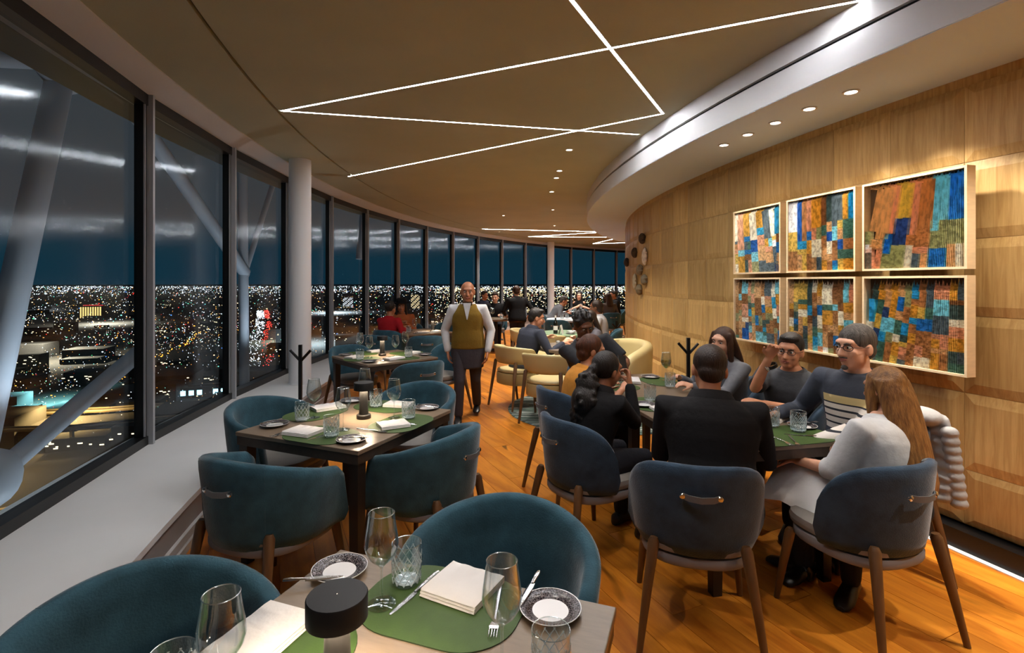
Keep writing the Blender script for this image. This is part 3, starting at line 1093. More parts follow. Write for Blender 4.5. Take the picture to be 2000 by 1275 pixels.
# ---------------------------------------------------------------- tables
def square_table(x, y, rz, w, d, label, leg_in=.045, h=.75):
    t = thing('dining_table', label, 'table', (x, y, 0), rz, 'square dining tables')
    MB().box((0, 0, h - .011), (w, d, .022)).build('tabletop', M['tabletop'], t, smooth=False, bevel=.003)
    MB().box((0, 0, h - .047), (w - .012, d - .012, .052)).build('apron', M['tableedge'], t, smooth=False)
    for sx in (-1, 1):
        for sy in (-1, 1):
            MB().box((sx * (w / 2 - leg_in), sy * (d / 2 - leg_in), (h - .07) / 2), (.062, .062, h - .07), 0, 0, .8).build('leg', M['tableleg'], t, smooth=False)
    return t
R1 = atan2(-.336, .942) * 0 + atan2(-.289, .81)
square_table(-.284, 1.086, R1, .87, .88, 'taupe square table in the foreground, set with green mats')
square_table(-.99, 3.196, atan2(-.336, .788), .87, .93, 'dark square table set for four by the window, second from the viewer')
square_table(-1.458, 5.91, atan2(-.74, .67) + radians(90), .86, .90, 'dark square table standing cornerwise with a slim lamp, third from the viewer')
square_table(-1.62, 8.95, radians(38), .88, .88, 'dark square table in front of the woman in the hat')
UX, UY = Vector((.98, .2, 0)), Vector((-.2, .98, 0))
def lt(u, v):
    """plan position on the long table: u across, v along"""
    p = Vector((1.37, 2.673, 0)) + UX * u + UY * v
    return p.x, p.y
LA = atan2(.2, .98)
p = lt(0, .53)
square_table(p[0], p[1], LA, .74, 1.055, 'near half of the long diners\' table, with green mats and tumblers')
p = lt(0, 1.59)
square_table(p[0], p[1], LA, .74, 1.055, 'far half of the long diners\' table, with the wine glass', .12)
def round_table(x, y, r, label, top='tabletop', h=.75):
    t = thing('round_table', label, 'table', (x, y, 0), 0, 'round pedestal tables')
    MB().lathe([(r - .03, h - .045), (r, h - .035), (r, h - .004), (r - .004, h)], 40).build('tabletop', M[top], t)
    MB().lathe([(.26, 0), (.26, .012), (.06, .03), (.04, .06), (.04, h - .045), (.1, h - .045)], 28).build('pedestal', M['tableleg'], t)
    return t
M['greentop'] = mat('green_table_cover', (120, 146, 112), .5)
M['whitecloth'] = mat('white_cloth', (214, 216, 218), .8)
round_table(.86, 6.85, .52, 'round dark table with papers inside the curved cream sofa')
round_table(.93, 8.75, .48, 'round table with pale green cover, wine bottle and folded card', 'greentop')

# curved cream sofa
def sofa(cx, cy, r, a0, a1, label):
    t = thing('curved_sofa', label, 'sofa', (cx, cy, 0))
    n = 40
    rings, rs, rbz = [], [], []
    for i in range(n + 1):
        f = i / n
        a = a0 + (a1 - a0) * f
        e = min(1, sin(pi * f) ** .35 if 0 < f < 1 else 0.0)
        zt = .62 + .22 * e
        th = .13 * (.55 + .45 * e)
        c, s = cos(a), sin(a)
        P = [(r + .02, .10), (r + .07, .3), (r + .09, zt - .06), (r + .07, zt - .015), (r + .02, zt), (r - .03, zt - .015), (r + .09 - th, zt - .07), (r - .06, .46), (r - .06, .10)]
        rings.append([(q * c, q * s, z) for q, z in P])
        S = [(r - .50, .14), (r - .52, .34), (r - .50, .44), (r - .46, .465), (r - .10, .47), (r - .055, .45), (r - .055, .14)]
        rs.append([(q * c, q * s, z) for q, z in S])
        rbz.append([(q * c, q * s, z) for q, z in [(r - .44, 0), (r - .02, 0), (r - .02, .14), (r - .44, .14)]])
    MB().loft(rings).build('backrest', M['cream'], t, angle=70)
    MB().loft(rs).build('seat', M['cream'], t, angle=50)
    MB().loft(rbz).build('plinth', M['tableleg'], t)
    return t
sofa(.92, 6.75, .80, radians(-62), radians(72), 'curved cream leather sofa against the wood wall, around the round table')

# round striped rug
def rug():
    m = mat('striped_rug', (90, 104, 98), .95)
    nt = m.node_tree
    b = nt.nodes['Principled BSDF']
    tc = nt.nodes.new('ShaderNodeTexCoord')
    mp = nt.nodes.new('ShaderNodeMapping')
    mp.inputs['Rotation'].default_value = (0, 0, radians(-18))
    mp.inputs['Scale'].default_value = (.8, 15, 1)
    nt.links.new(tc.outputs['Object'], mp.inputs[0])
    nz = nt.nodes.new('ShaderNodeTexNoise')
    nz.inputs['Scale'].default_value = 1.4
    nz.inputs['Detail'].default_value = 4
    nt.links.new(mp.outputs[0], nz.inputs[0])
    rp = nt.nodes.new('ShaderNodeValToRGB')
    rp.color_ramp.interpolation = 'CONSTANT'
    e = rp.color_ramp.elements
    e[0].position, e[0].color = 0.0, s2l((30, 42, 40))
    e[1].position, e[1].color = .43, s2l((96, 116, 104))
    for p, c in ((.50, (46, 62, 58)), (.55, (176, 184, 176)), (.61, (40, 52, 50))):
        q = e.new(p)
        q.color = s2l(c)
    nt.links.new(nz.outputs[0], rp.inputs[0])
    nt.links.new(rp.outputs[0], b.inputs['Base Color'])
    t = MB().lathe([(1.14, .001), (1.15, .006), (1.13, .012), (.5, .0125), (.01, .0125)], 64).build('round_rug', m, loc=(1.10, 6.52, 0))
    tag(t, 'round rug with green, white and dark stripes under the cream chairs', 'rug')
rug()

# coat stands
def coat_stand(x, y, rz, h, label):
    t = thing('coat_stand', label, 'coat stand', (x, y, 0), rz, 'small black coat stands')
    MB().lathe([(.12, 0), (.12, .012), (.02, .02)], 24).build('base', M['black'], t)
    MB().box((0, 0, h / 2 + .008), (.030, .030, h - .015)).build('post', M['black'], t, smooth=False)
    for sx, dz in ((-1, .005), (1, 0)):
        MB().tube([(0, 0, h - .16 + dz), (sx * .095, 0, h - .055 + dz)], .013, 8).build('hook', M['black'], t)
    return t
coat_stand(-2.03, 4.96, .1, 1.0, 'black coat stand with two angled hooks in front of the white column')
coat_stand(1.68, 4.93, 0, 1.07, 'black coat stand with two angled hooks against the wood wall')
coat_stand(2.0, 9.9, .4, .86, 'black coat stand at the far bend of the wood wall')

# ================================================================ TABLEWARE
def placemat(x, y, rz, w, d, label, group='green leather place mats'):
    n = 40
    r = min(d / 2 * .86, .135)
    o = []
    for k, (cx, cy) in enumerate(((w / 2 - r, d / 2 - r), (-w / 2 + r, d / 2 - r), (-w / 2 + r, -d / 2 + r), (w / 2 - r, -d / 2 + r))):
        for i in range(10):
            a = radians(90 * k + 90 * i / 9)
            o.append((cx + r * cos(a), cy + r * sin(a)))
    mb = MB()
    mb.loft([[(px, py, 0.0) for px, py in o], [(px, py, .003) for px, py in o]], 1, cap=False)
    mb.add([(px, py, .003) for px, py in o], [tuple(range(len(o)))], 0)
    mb.add([(px, py, 0.0) for px, py in o], [tuple(reversed(range(len(o))))], 1)
    t = mb.build('placemat', [M['mat_green'], M['mat_edge']], loc=(x, y, .7505), rz=rz, smooth=False)
    return tag(t, label, 'placemat', group)

nap_mes = {}
def napkin(x, y, rz, w, d, label, z=.754, group='folded white napkins'):
    key = (round(w, 3), round(d, 3))
    if key not in nap_mes:
        mb = MB()
        for k in range(3):
            z0, z1 = k * .0065, k * .0065 + .0055
            sh = .003 * k
            rings = []
            nx = 12
            for i in range(nx + 1):
                u = -w / 2 + w * i / nx
                wob = .0012 * sin(i * 1.7 + k)
                e = .0022 if i in (0, nx) else 0
                rings.append([(u + sh * 0, -d / 2 + sh + e, z0 + .001), (u, -d / 2 + sh - .001, (z0 + z1) / 2), (u, -d / 2 + sh + .002, z1 + wob), (u, 0, z1 + wob * 1.6), (u, d / 2 - .002, z1 + wob), (u, d / 2, (z0 + z1) / 2), (u, d / 2 - .002, z0 + .001)])
            mb.loft(rings)
        nap_mes[key] = mb.mesh('napkin', M['linen'], angle=50)
    o = bpy.data.objects.new('napkin', nap_mes[key])
    COL.objects.link(o)
    o.location = (x, y, z)
    o.rotation_euler = (0, 0, rz)
    return tag(o, label, 'napkin', group)

ware = {}
def wine_proto():
    t = thing('wine_glass', 'x x x x', 'glass')
    H = .24
    out = [(.036, .0), (.037, .0015), (.020, .004), (.0055, .010), (.0036, .02), (.0034, .085), (.0045, .098), (.012, .106), (.028, .120), (.040, .140), (.0445, .158), (.0425, .18), (.037, .215), (.0335, .24)]
    inn = [(.0325, .2398), (.036, .215), (.0413, .18), (.0432, .158), (.0388, .141), (.0268, .1215), (.011, .109), (.001, .106)]
    bowl = MB().lathe([q for q in out[7:]] + inn, 32, cap=False)
    bowl.build('bowl', M['wglass'], t, angle=80)
    MB().lathe(out[2:8] + [(.001, .107)], 20).build('stem', M['wglass'], t, angle=80)
    MB().lathe([(.001, 0)] + out[:3] + [(.001, .005)], 28).build('foot', M['wglass'], t, angle=50)
    rg = MB().lathe([(.0335, .2388), (.0348, .240), (.0335, .2412), (.0322, .240), (.0335, .2388)], 36, cap=False)
    rg.build('rim', M['glassrim'], t)
    return t
def tumbler_proto():
    """cut tumbler: faceted wall of crossed diamonds, thick base"""
    t = thing('cut_tumbler', 'x x x x', 'glass')
    n, k = 36, 9
    r0, r1, h = .038, .042, .112
    rings = []
    rows = [(.9, 0), (1, .004)]
    prof = []
    for i in range(k + 1):
        z = .008 + (.086 - .008) * i / k
        ring = []
        for j in range(n):
            f = i / k
            rr = r0 + (r1 - r0) * (z / h)
            amp = .0022 if (i + j) % 2 == 0 else -.0012
            if (i // 2 + j // 3) % 3 == 0:
                amp *= 1.5
            rr += amp * (1 if 0 < i < k else 0)
            a = 2 * pi * j / n
            ring.append((rr * cos(a), rr * sin(a), z))
        rings.append(ring)
    def circ(r, z):
        return [(r * cos(2 * pi * j / n), r * sin(2 * pi * j / n), z) for j in range(n)]
    full = [circ(.034, 0), circ(.037, .003)] + rings + [circ(r1 - .0003, .092), circ(r1, h), circ(r1 - .0016, h + .0006), circ(r1 - .0028, h - .001), circ(r0 - .002, .022), circ(.03, .015), circ(.002, .013)]
    MB().loft(full, cap=True).build('cut_wall', M['tumbler'], t, angle=12)
    MB().lathe([(r1 - .002, h - .0008), (r1 - .0003, h - .0002), (r1 - .001, h + .0012), (r1 - .0024, h + .0006), (r1 - .002, h - .0008)], 36, cap=False).build('rim', M['glassrim'], t)
    for dr in (-1, 1):
        cm = MB()
        for q in range(12):
            pts = []
            for i in range(9):
                f = i / 8
                a = 2 * pi * q / 12 + dr * f * 1.35
                r = .0388 + (.0418 - .0388) * f
                pts.append((r * cos(a), r * sin(a), .008 + .080 * f))
            cm.tube(pts, .0012, 5)
        o = cm.build('cut_lines', M['cutline'], t)
        o['kind'] = 'stuff'
    MB().lathe([(.001, .012), (.030, .013), (.034, .009), (.001, .006)], 28).build('thick_base', M['cutline'], t)
    return t
def plate_proto():
    t = thing('side_plate', 'x x x x', 'plate')
    MB().lathe([(.045, .0), (.048, .002), (.078, .013), (.079, .015), (.0775, .0155), (.047, .0055), (.046, .003)], 40, cap=False).build('rim_band', M['rim'], t, angle=70)
    MB().lathe([(.001, .002), (.0465, .002), (.0472, .0050), (.001, .0046)], 40).build('well', M['porcelain'], t)
    MB().lathe([(.0775, .0152), (.0795, .0150), (.0795, .0162), (.0775, .0162), (.0775, .0152)], 40, cap=False).build('gilt_edge', M['porcelain'], t)
    return t
def knife_proto(L=.215):
    t = thing('table_knife', 'x x x x', 'cutlery')
    mb = MB()
    rings = []
    for y, w, th in ((0, .004, .0015), (.03, .0075, .0022), (.08, .0095, .0026), (.105, .0085, .0030)):
        yy = -L / 2 + y
        rings.append([(-w, yy, .0), (w, yy, .0), (w * .9, yy, th), (-w * .4, yy, th)])
    mb.loft(rings)
    mb.build('blade', M['steel'], t, smooth=False)
    MB().tube([(0, -L / 2 + .104, .003), (0, -L / 2 + .125, .0042), (0, L / 2 - .02, .0048), (0, L / 2, .0042)], [.0045, .0052, .0068, .005], 8, flat=.6).build('handle', M['steel'], t)
    return t
def fork_proto():
    t = thing('table_fork', 'x x x x', 'cutlery')
    MB().tube([(0, .10, .003), (0, .03, .0035), (0, -.03, .006), (0, -.045, .006)], [.006, .0045, .003, .004], 8, flat=.5).build('handle', M['steel'], t)
    mb = MB()
    mb.loft([[(-.004, -.043, .005), (.004, -.043, .005), (.004, -.043, .007), (-.004, -.043, .007)], [(-.0115, -.062, .0025), (.0115, -.062, .0025), (.0115, -.062, .0042), (-.0115, -.062, .0042)],
             [(-.0115, -.072, .0018), (.0115, -.072, .0018), (.0115, -.072, .0034), (-.0115, -.072, .0034)]])
    hd = mb.build('head', M['steel'], t, smooth=False)
    for k in range(4):
        x = -.0098 + .00653 * k
        MB().tube([(x, -.07, .003), (x, -.09, .0028), (x, -.106, .005)], [.0017, .0016, .0008], 6).build('tine', M['steel'], hd)
    return t
def butter_proto():
    return knife_proto(.165)
def lamp_proto():
    t = thing('table_lamp', 'x x x x', 'lamp')
    MB().lathe([(.043, 0), (.044, .003), (.044, .022), (.040, .026), (.001, .026)], 32).build('base', M['lampblack'], t)
    MB().lathe([(.030, .026), (.028, .05), (.0235, .185), (.0235, .20)], 28).build('stem', M['lampblack'], t)
    MB().lathe([(.052, .178), (.060, .178), (.060, .222), (.058, .225), (.001, .226)], 36, cap=False).build('shade', M['lampblack'], t)
    MB().lathe([(.024, .1855), (.052, .1855), (.052, .1865), (.024, .1865)], 32, cap=False).build('diffuser', M['lamplens'], t)
    return t
PW_ = {}
MAKERS = {'wine': wine_proto, 'tumbler': tumbler_proto, 'plate': plate_proto, 'knife': knife_proto, 'fork': fork_proto, 'butter': butter_proto, 'lamp': lamp_proto}
GRP = {'wine': 'empty wine glasses', 'tumbler': 'cut-glass tumblers', 'plate': 'black-rimmed side plates', 'knife': 'table knives', 'fork': 'table forks', 'butter': 'butter knives', 'lamp': 'black cordless table lamps'}
def put(kind, x, y, label, rz=0.0, z=.7545):
    if kind not in PW_:
        t = MAKERS[kind]()
        PW_[kind] = t
        t.location = (x, y, z)
        t.rotation_euler = (0, 0, rz)
        t['label'] = label
        t['group'] = GRP[kind]
        return t
    return dup(PW_[kind], (x, y, z), rz, label, GRP[kind])
def knife_at(kind, x0, y0, x1, y1, label, z=.754):
    """cutlery lying from its tip (x0, y0) to its handle end (x1, y1)"""
    return put(kind, (x0 + x1) / 2, (y0 + y1) / 2, label, atan2(-(x1 - x0), (y1 - y0)), z)
TT = .7505
# foreground table
placemat(-.185, 1.365, R1, .43, .315, 'bright green rounded mat at the far side of the foremost table')
placemat(-.545, 1.125, R1 + radians(90), .43, .315, 'green rounded mat at the window side of the foremost table, behind the lamp')
napkin(-.135, 1.425, R1 + radians(70) - radians(78), .172, .165, 'folded white napkin in the middle of the foremost far mat', .754)
napkin(-.60, 1.205, R1 + radians(90), .25, .155, 'large folded white napkin at the bottom left, behind the wine glass', .754)
put('wine', -.343, 1.358, 'tall empty wine glass left of the tumbler on the foremost table')
put('wine', -.022, 1.126, 'large empty wine glass at the bottom centre, in front of the fork')
put('wine', -.565, 1.005, 'large empty wine glass at the bottom left, before the big napkin')
put('tumbler', -.297, 1.458, 'cut-glass tumbler beside the tall wine glass on the foremost table')
put('tumbler', .083, 1.100, 'cut-glass tumbler at the bottom edge, beside the right side plate', 0, TT)
put('tumbler', -.675, 1.03, 'cut-glass tumbler cropped at the bottom edge, left of the wine glass', 0, .7545)
put('plate', -.505, 1.515, 'black-rimmed side plate at the far left corner of the foremost table', .3, TT)
put('plate', .099, 1.333, 'black-rimmed side plate at the right edge of the foremost table', .8, TT)
knife_at('knife', -.318, 1.302, -.208, 1.520, 'ornate knife left of the napkin on the foremost far mat')
put('fork', -.040, 1.33, 'fork on the foremost far mat behind the bottom centre glass', atan2(.11, .21) - .55)
knife_at('butter', .020, 1.335, .075, 1.475, 'small butter knife across the right side plate', .768)
knife_at('butter', -.49, 1.46, -.62, 1.44, 'small butter knife across the far left side plate', .768)
put('lamp', -.350, 1.035, 'black cordless table lamp in the foreground with wide round shade', 0, TT)
# second table
R2 = atan2(-.336, .788)
placemat(-1.06, 2.875, R2, .42, .30, 'green mat at the near window corner of the second table')
placemat(-.665, 3.12, R2 + radians(90), .42, .30, 'green mat at the aisle side of the second table')
placemat(-1.27, 3.355, R2 + radians(90), .42, .30, 'green mat at the window side of the second table')
placemat(-.87, 3.535, R2, .42, .30, 'green mat at the far side of the second table')
napkin(-1.17, 2.905, R2 + .05, .18, .15, 'folded white napkin on the near mat of the second table')
napkin(-.70, 3.045, R2 + .9, .17, .14, 'folded white napkin on the aisle-side mat of the second table')
napkin(-1.235, 3.47, R2 + 1.1, .20, .14, 'white napkin on the window-side mat of the second table')
napkin(-.775, 3.545, R2 + .2, .18, .13, 'white napkin on the far mat of the second table')
put('wine', -1.235, 3.225, 'wine glass by the window-side tumbler on the second table')
put('wine', -.968, 2.965, 'wine glass in the middle front of the second table')
put('wine', -1.03, 3.62, 'wine glass behind the lamp on the second table')
put('wine', -.735, 3.225, 'wine glass right of the lamp on the second table')
put('tumbler', -1.285, 3.165, 'cut-glass tumbler at the window side of the second table')
put('tumbler', -.992, 2.840, 'cut-glass tumbler at the front of the second table')
put('tumbler', -.925, 3.515, 'cut-glass tumbler behind the lamp on the second table')
put('tumbler', -.643, 3.215, 'cut-glass tumbler at the aisle side of the second table')
put('plate', -1.405, 3.063, 'black-rimmed side plate at the window corner of the second table', .2, TT)
put('plate', -.858, 2.765, 'black-rimmed side plate at the near corner of the second table', .2, TT)
put('plate', -.57, 3.47, 'side plate with a butter knife at the aisle corner of the second table', .2, TT)
put('plate', -1.14, 3.68, 'side plate at the far corner of the second table', .2, TT)
knife_at('knife', -1.085, 2.795, -.985, 2.905 + .03, 'knife right of the napkin on the near mat of the second table')
put('fork', -1.275, 2.915, 'fork left of the napkin on the near mat of the second table', R2)
put('fork', -.80, 2.945, 'fork leaning toward the near corner plate of the second table', 1.2)
put('knife', -.655, 3.125, 'knife behind the napkin on the aisle-side mat of the second table', R2 + 1.4)
put('butter', -1.40, 3.063, 'butter knife on the window corner plate of the second table', 1.9, .768)
put('butter', -.565, 3.475, 'butter knife on the aisle corner plate of the second table', 1.2, .768)
put('butter', -.85, 2.775, 'butter knife on the near corner plate of the second table', 1.7, .768)
put('lamp', -.927, 3.232, 'lit black cordless lamp in the middle of the second table', 0, TT)
# third table
R3 = atan2(.63, .69)
for (x, y, r, l) in ((-1.66, 5.72, R3, 'near'), (-1.22, 5.82, R3 + pi / 2, 'aisle-side'), (-1.78, 6.17, R3 + pi / 2, 'window-side'), (-1.27, 6.22, R3, 'far')):
    placemat(x, y, r, .40, .28, 'green mat at the %s place of the third table' % l)
put('lamp', -1.50, 5.98, 'slim lit lamp in the middle of the third table', 0, TT)
put('wine', -1.81, 6.16, 'wine glass at the window side of the third table')
put('wine', -1.60, 5.80, 'wine glass just left of the lamp on the third table')
put('wine', -1.30, 6.30, 'wine glass at the far side of the third table')
put('wine', -1.33, 5.90, 'wine glass right of the lamp on the third table')
put('tumbler', -1.665, 5.66, 'cut-glass tumbler at the near corner of the third table')
put('tumbler', -1.17, 5.85, 'cut-glass tumbler at the aisle side of the third table')
napkin(-1.77, 5.80, R3 + .4, .19, .13, 'white napkin at the window corner of the third table')
napkin(-1.30, 5.70, R3 + .2, .22, .12, 'white napkin at the near edge of the third table, below the lamp')
napkin(-1.66, 6.30, R3, .18, .13, 'white napkin behind the lamp on the third table')
napkin(-1.18, 6.15, R3 + .5, .18, .12, 'white napkin at the far right of the third table')
put('plate', -1.93, 6.0, 'side plate at the window corner of the third table', 0, TT)
put('plate', -1.02, 6.03, 'side plate at the aisle corner of the third table', 0, TT)
put('plate', -1.52, 5.50, 'side plate at the near corner of the third table', 0, TT)
put('fork', -1.43, 5.58, 'fork by the near corner plate of the third table', .9)
# fourth table
put('lamp', -1.38, 9.0, 'small lamp on the fourth table in front of the dark chair', 0, TT)
put('tumbler', -1.75, 8.75, 'tumbler in front of the woman in the hat', 0, TT)
put('wine', -1.62, 8.6, 'wine glass on the fourth table', 0, TT)
put('plate', -1.8, 9.05, 'side plate before the woman in the hat', 0, TT)
napkin(-1.5, 8.72, .4, .2, .14, 'white napkin at the near edge of the fourth table', TT)
napkin(-1.3, 8.85, 1.2, .2, .14, 'white napkin near the lamp of the fourth table', TT)
# long table of diners
placemat(1.50, 2.865, LA + radians(2), .56, .33, 'dark green mat at the near end of the long table, under the knife')
placemat(.955, 3.60, LA + pi / 2, .42, .29, 'green mat before the ponytailed woman')
placemat(.87, 4.25, LA + pi / 2, .42, .29, 'green mat before the man with the phone')
placemat(1.26, 4.42, LA + pi / 2, .40, .28, 'green mat before the smiling woman')
placemat(1.50, 3.40, LA + pi / 2, .40, .28, 'green mat before the man with the raised hand')
put('tumbler', .905, 4.165, 'water tumbler before the man with the phone')
put('tumbler', .985, 3.69, 'water tumbler between the ponytailed woman and the black suit')
put('tumbler', 1.275, 4.17, 'water tumbler in front of the white wine glass')
put('tumbler', 1.525, 3.035, 'cut-glass tumbler behind the suited man\'s elbow')
put('tumbler', 1.625, 2.935, 'cut-glass tumbler left of the plate on the near end of the long table')
g = put('wine', 1.33, 4.46, 'wine glass half full of white wine at the far end of the long table')
MB().lathe([(.001, .1075), (.011, .1095), (.0262, .122), (.038, .1415), (.0422, .158), (.0405, .178), (.001, .178)], 24).build('white_wine', M['wine'], g)
put('plate', .905, 3.545, 'side plate by the elbow of the ponytailed woman', 0, TT + .004)
put('plate', 1.23, 4.60, 'side plate beside the white wine glass', 0, TT)
put('plate', 1.70, 3.03, 'side plate with cutlery before the man in the striped sweater', 0, TT)
put('butter', 1.695, 3.03, 'butter knife on the plate before the striped sweater', 1.9, .768)
put('fork', 1.71, 3.06, 'fork on the plate before the striped sweater', 1.7, .768)
knife_at('knife', 1.52, 2.88, 1.715, 2.815, 'knife lying on the near mat of the long table')
put('fork', 1.435, 2.77, 'fork at the suited man\'s elbow on the near mat', .15)
put('fork', 1.50, 2.75, 'second fork crossing the edge of the near mat', -.25)
napkin(1.62, 3.20, LA + .6, .17, .12, 'white napkin behind the tumblers before the striped sweater', TT)
napkin(1.03, 4.42, LA + 1.2, .24, .13, 'white napkin behind the tumbler of the man with the phone')
napkin(1.0, 3.38, LA + 1.5, .20, .14, 'white napkin at the left edge of the long table, by the black suit')
put('knife', 1.40, 4.20, 'knife at the far right of the long table', .6)
# round tables
def card(x, y, rz, label):
    mb = MB()
    mb.loft([[(-.055, -.035, 0), (.055, -.035, 0), (.055, -.034, .001), (-.055, -.034, .001)], [(-.055, -.001, .15), (.055, -.001, .15), (.055, .001, .151), (-.055, .001, .151)], [(-.055, .035, 0), (.055, .035, 0), (.055, .036, 0), (-.055, .036, 0)]])
    o = mb.build('menu_card', M['linen'], loc=(x, y, TT), rz=rz, smooth=False)
    tag(o, label, 'card')
card(.80, 8.45, 1.2, 'white folded card standing on the pale green round table')
bt = thing('wine_bottle', 'dark wine bottle with pale cap behind the white card', 'bottle', (.72, 8.55, TT))
MB().lathe([(.036, 0), (.037, .004), (.037, .17), (.030, .20), (.014, .225), (.013, .27), (.001, .27)], 24).build('bottle_body', mat('bottle_glass', (14, 20, 16), .1), bt)
MB().lathe([(.0145, .262), (.0145, .30), (.001, .301)], 16).build('cap', M['porcelain'], bt)
MB().lathe([(.0375, .06), (.0375, .13)], 24, cap=False).build('bottle_label', M['linen'], bt)
put('tumbler', 1.12, 8.55, 'tumbler on the pale green round table', 0, TT)
put('plate', .96, 8.5, 'plate on the pale green round table', 0, TT)
napkin(1.05, 8.85, .3, .2, .15, 'white napkin on the pale green round table', TT)
for (x, y, r, l) in ((.72, 6.72, .4, 'sheet of paper before the man in the navy suit'), (.98, 6.62, .9, 'sheet of paper at the near rim of the round table'), (1.06, 6.95, .2, 'sheet of paper at the sofa side of the round table')):
    o = MB().box((0, 0, .0006), (.21, .297, .0012)).build('paper_sheet', M['linen'], loc=(x, y, TT), rz=r, smooth=False)
    tag(o, 'white ' + l, 'paper', 'papers on the round table')
def votive(x, y, label, c):
    t = thing('candle_holder', label, 'candle holder', (x, y, TT))
    MB().lathe([(.028, 0), (.032, .07), (.030, .07), (.027, .006), (.001, .006)], 20).build('cup', M['wglass'], t)
    MB().lathe([(.025, .007), (.026, .055), (.001, .056)], 20).build('wax', c, t)
votive(.78, 7.05, 'pink candle in a glass cup on the round table', mat('pink_wax', (240, 190, 180), .5))
votive(.62, 6.98, 'white candle in a glass cup on the round table', M['linen'])
put('tumbler', .98, 6.85, 'small tumbler among the papers on the round table', 0, TT)
o = MB().box((0, 0, .02), (.11, .06, .04)).build('black_box', M['black'], loc=(.90, 7.1, TT), smooth=False, bevel=.004)
tag(o, 'small black box behind the candles on the round table', 'box')

# ---------------------------------------------------------------- framed strip collages on the wood wall
PAL = [((166, 124, 80), 8), ((194, 160, 116), 8), ((138, 98, 60), 6), ((192, 152, 66), 7), ((200, 176, 96), 4), ((44, 120, 172), 4), ((52, 152, 186), 4), ((130, 190, 200), 6),
       ((60, 84, 124), 3), ((92, 106, 112), 6), ((74, 94, 90), 4), ((222, 214, 194), 5), ((196, 150, 120), 5), ((84, 120, 106), 4), ((150, 150, 110), 4), ((236, 236, 236), 2), ((36, 92, 160), 2)]
def paper_mat(i, c):
    m = mat('printed_paper_%d' % i, c, .6)
    nt = m.node_tree
    b = nt.nodes['Principled BSDF']
    tc = nt.nodes.new('ShaderNodeTexCoord')
    oi = nt.nodes.new('ShaderNodeObjectInfo')
    av = nt.nodes.new('ShaderNodeVectorMath')
    av.operation = 'MULTIPLY_ADD'
    cb = nt.nodes.new('ShaderNodeCombineXYZ')
    for k in range(3):
        nt.links.new(oi.outputs['Random'], cb.inputs[k])
    nt.links.new(cb.outputs[0], av.inputs[0])
    av.inputs[1].default_value = (50, 50, 50)
    mq = nt.nodes.new('ShaderNodeMapping')
    mq.inputs['Scale'].default_value = (1.0, .1, 2.6)
    nt.links.new(tc.outputs['Object'], mq.inputs[0])
    nt.links.new(mq.outputs[0], av.inputs[2])
    nz = nt.nodes.new('ShaderNodeTexNoise')
    nz.inputs['Scale'].default_value = 2.2
    nz.inputs['Detail'].default_value = 3
    nt.links.new(av.outputs[0], nz.inputs[0])
    rp = nt.nodes.new('ShaderNodeValToRGB')
    L = tuple(min(1, q * 1.25) for q in s2l(c)[:3]) + (1,)
    rp.color_ramp.elements[0].position = .40
    rp.color_ramp.elements[0].color = tuple(v * .62 for v in L[:3]) + (1,)
    rp.color_ramp.elements[1].position = .50
    rp.color_ramp.elements[1].color = L
    q = rp.color_ramp.elements.new(.66)
    q.color = tuple(min(1, v * 1.25 + .02) for v in L[:3]) + (1,)
    nt.links.new(nz.outputs[0], rp.inputs[0])
    nt.links.new(rp.outputs[0], b.inputs['Base Color'])
    return m
PM = []
PWt = []
for i, (c, w) in enumerate(PAL):
    PM.append(paper_mat(i, c))
    PWt.append(w)
def pleat(tip):
    """unit strip, x -.5...5, z 0..1: four sharp folds; tip = folds ending in points"""
    n = 5
    vs, fs = [], []
    mb = MB()
    for k in range(n):
        x0, xm, x1 = -.5 + k / n, -.5 + (k + .5) / n, -.5 + (k + 1) / n
        zt = 1.0
        if tip:
            pk = (1.0, .62, .85, .7, .95)[k]
            mb.add([(x0, 0, 0), (xm, .5, 0), (x1, 0, 0), (xm, .25, pk)], [(0, 1, 3), (1, 2, 3), (2, 0, 3)])
        else:
            mb.add([(x0, 0, 0), (xm, .5, 0), (x1, 0, 0), (x0, 0, 1), (xm, .5, 1), (x1, 0, 1)], [(0, 1, 4, 3), (1, 2, 5, 4), (0, 2, 1), (3, 4, 5)])
    return mb.mesh('paper_strip', PM[0], smooth=False)
PL0, PL1 = pleat(False), pleat(True)
M['framewood'] = mat('pale_ash_frame', (226, 200, 160), .5, var=.06, vscale=10, stretch=(1, 1, 6))
M['backing'] = mat('collage_backing', (92, 70, 48), .9)
artr = random.Random(23)
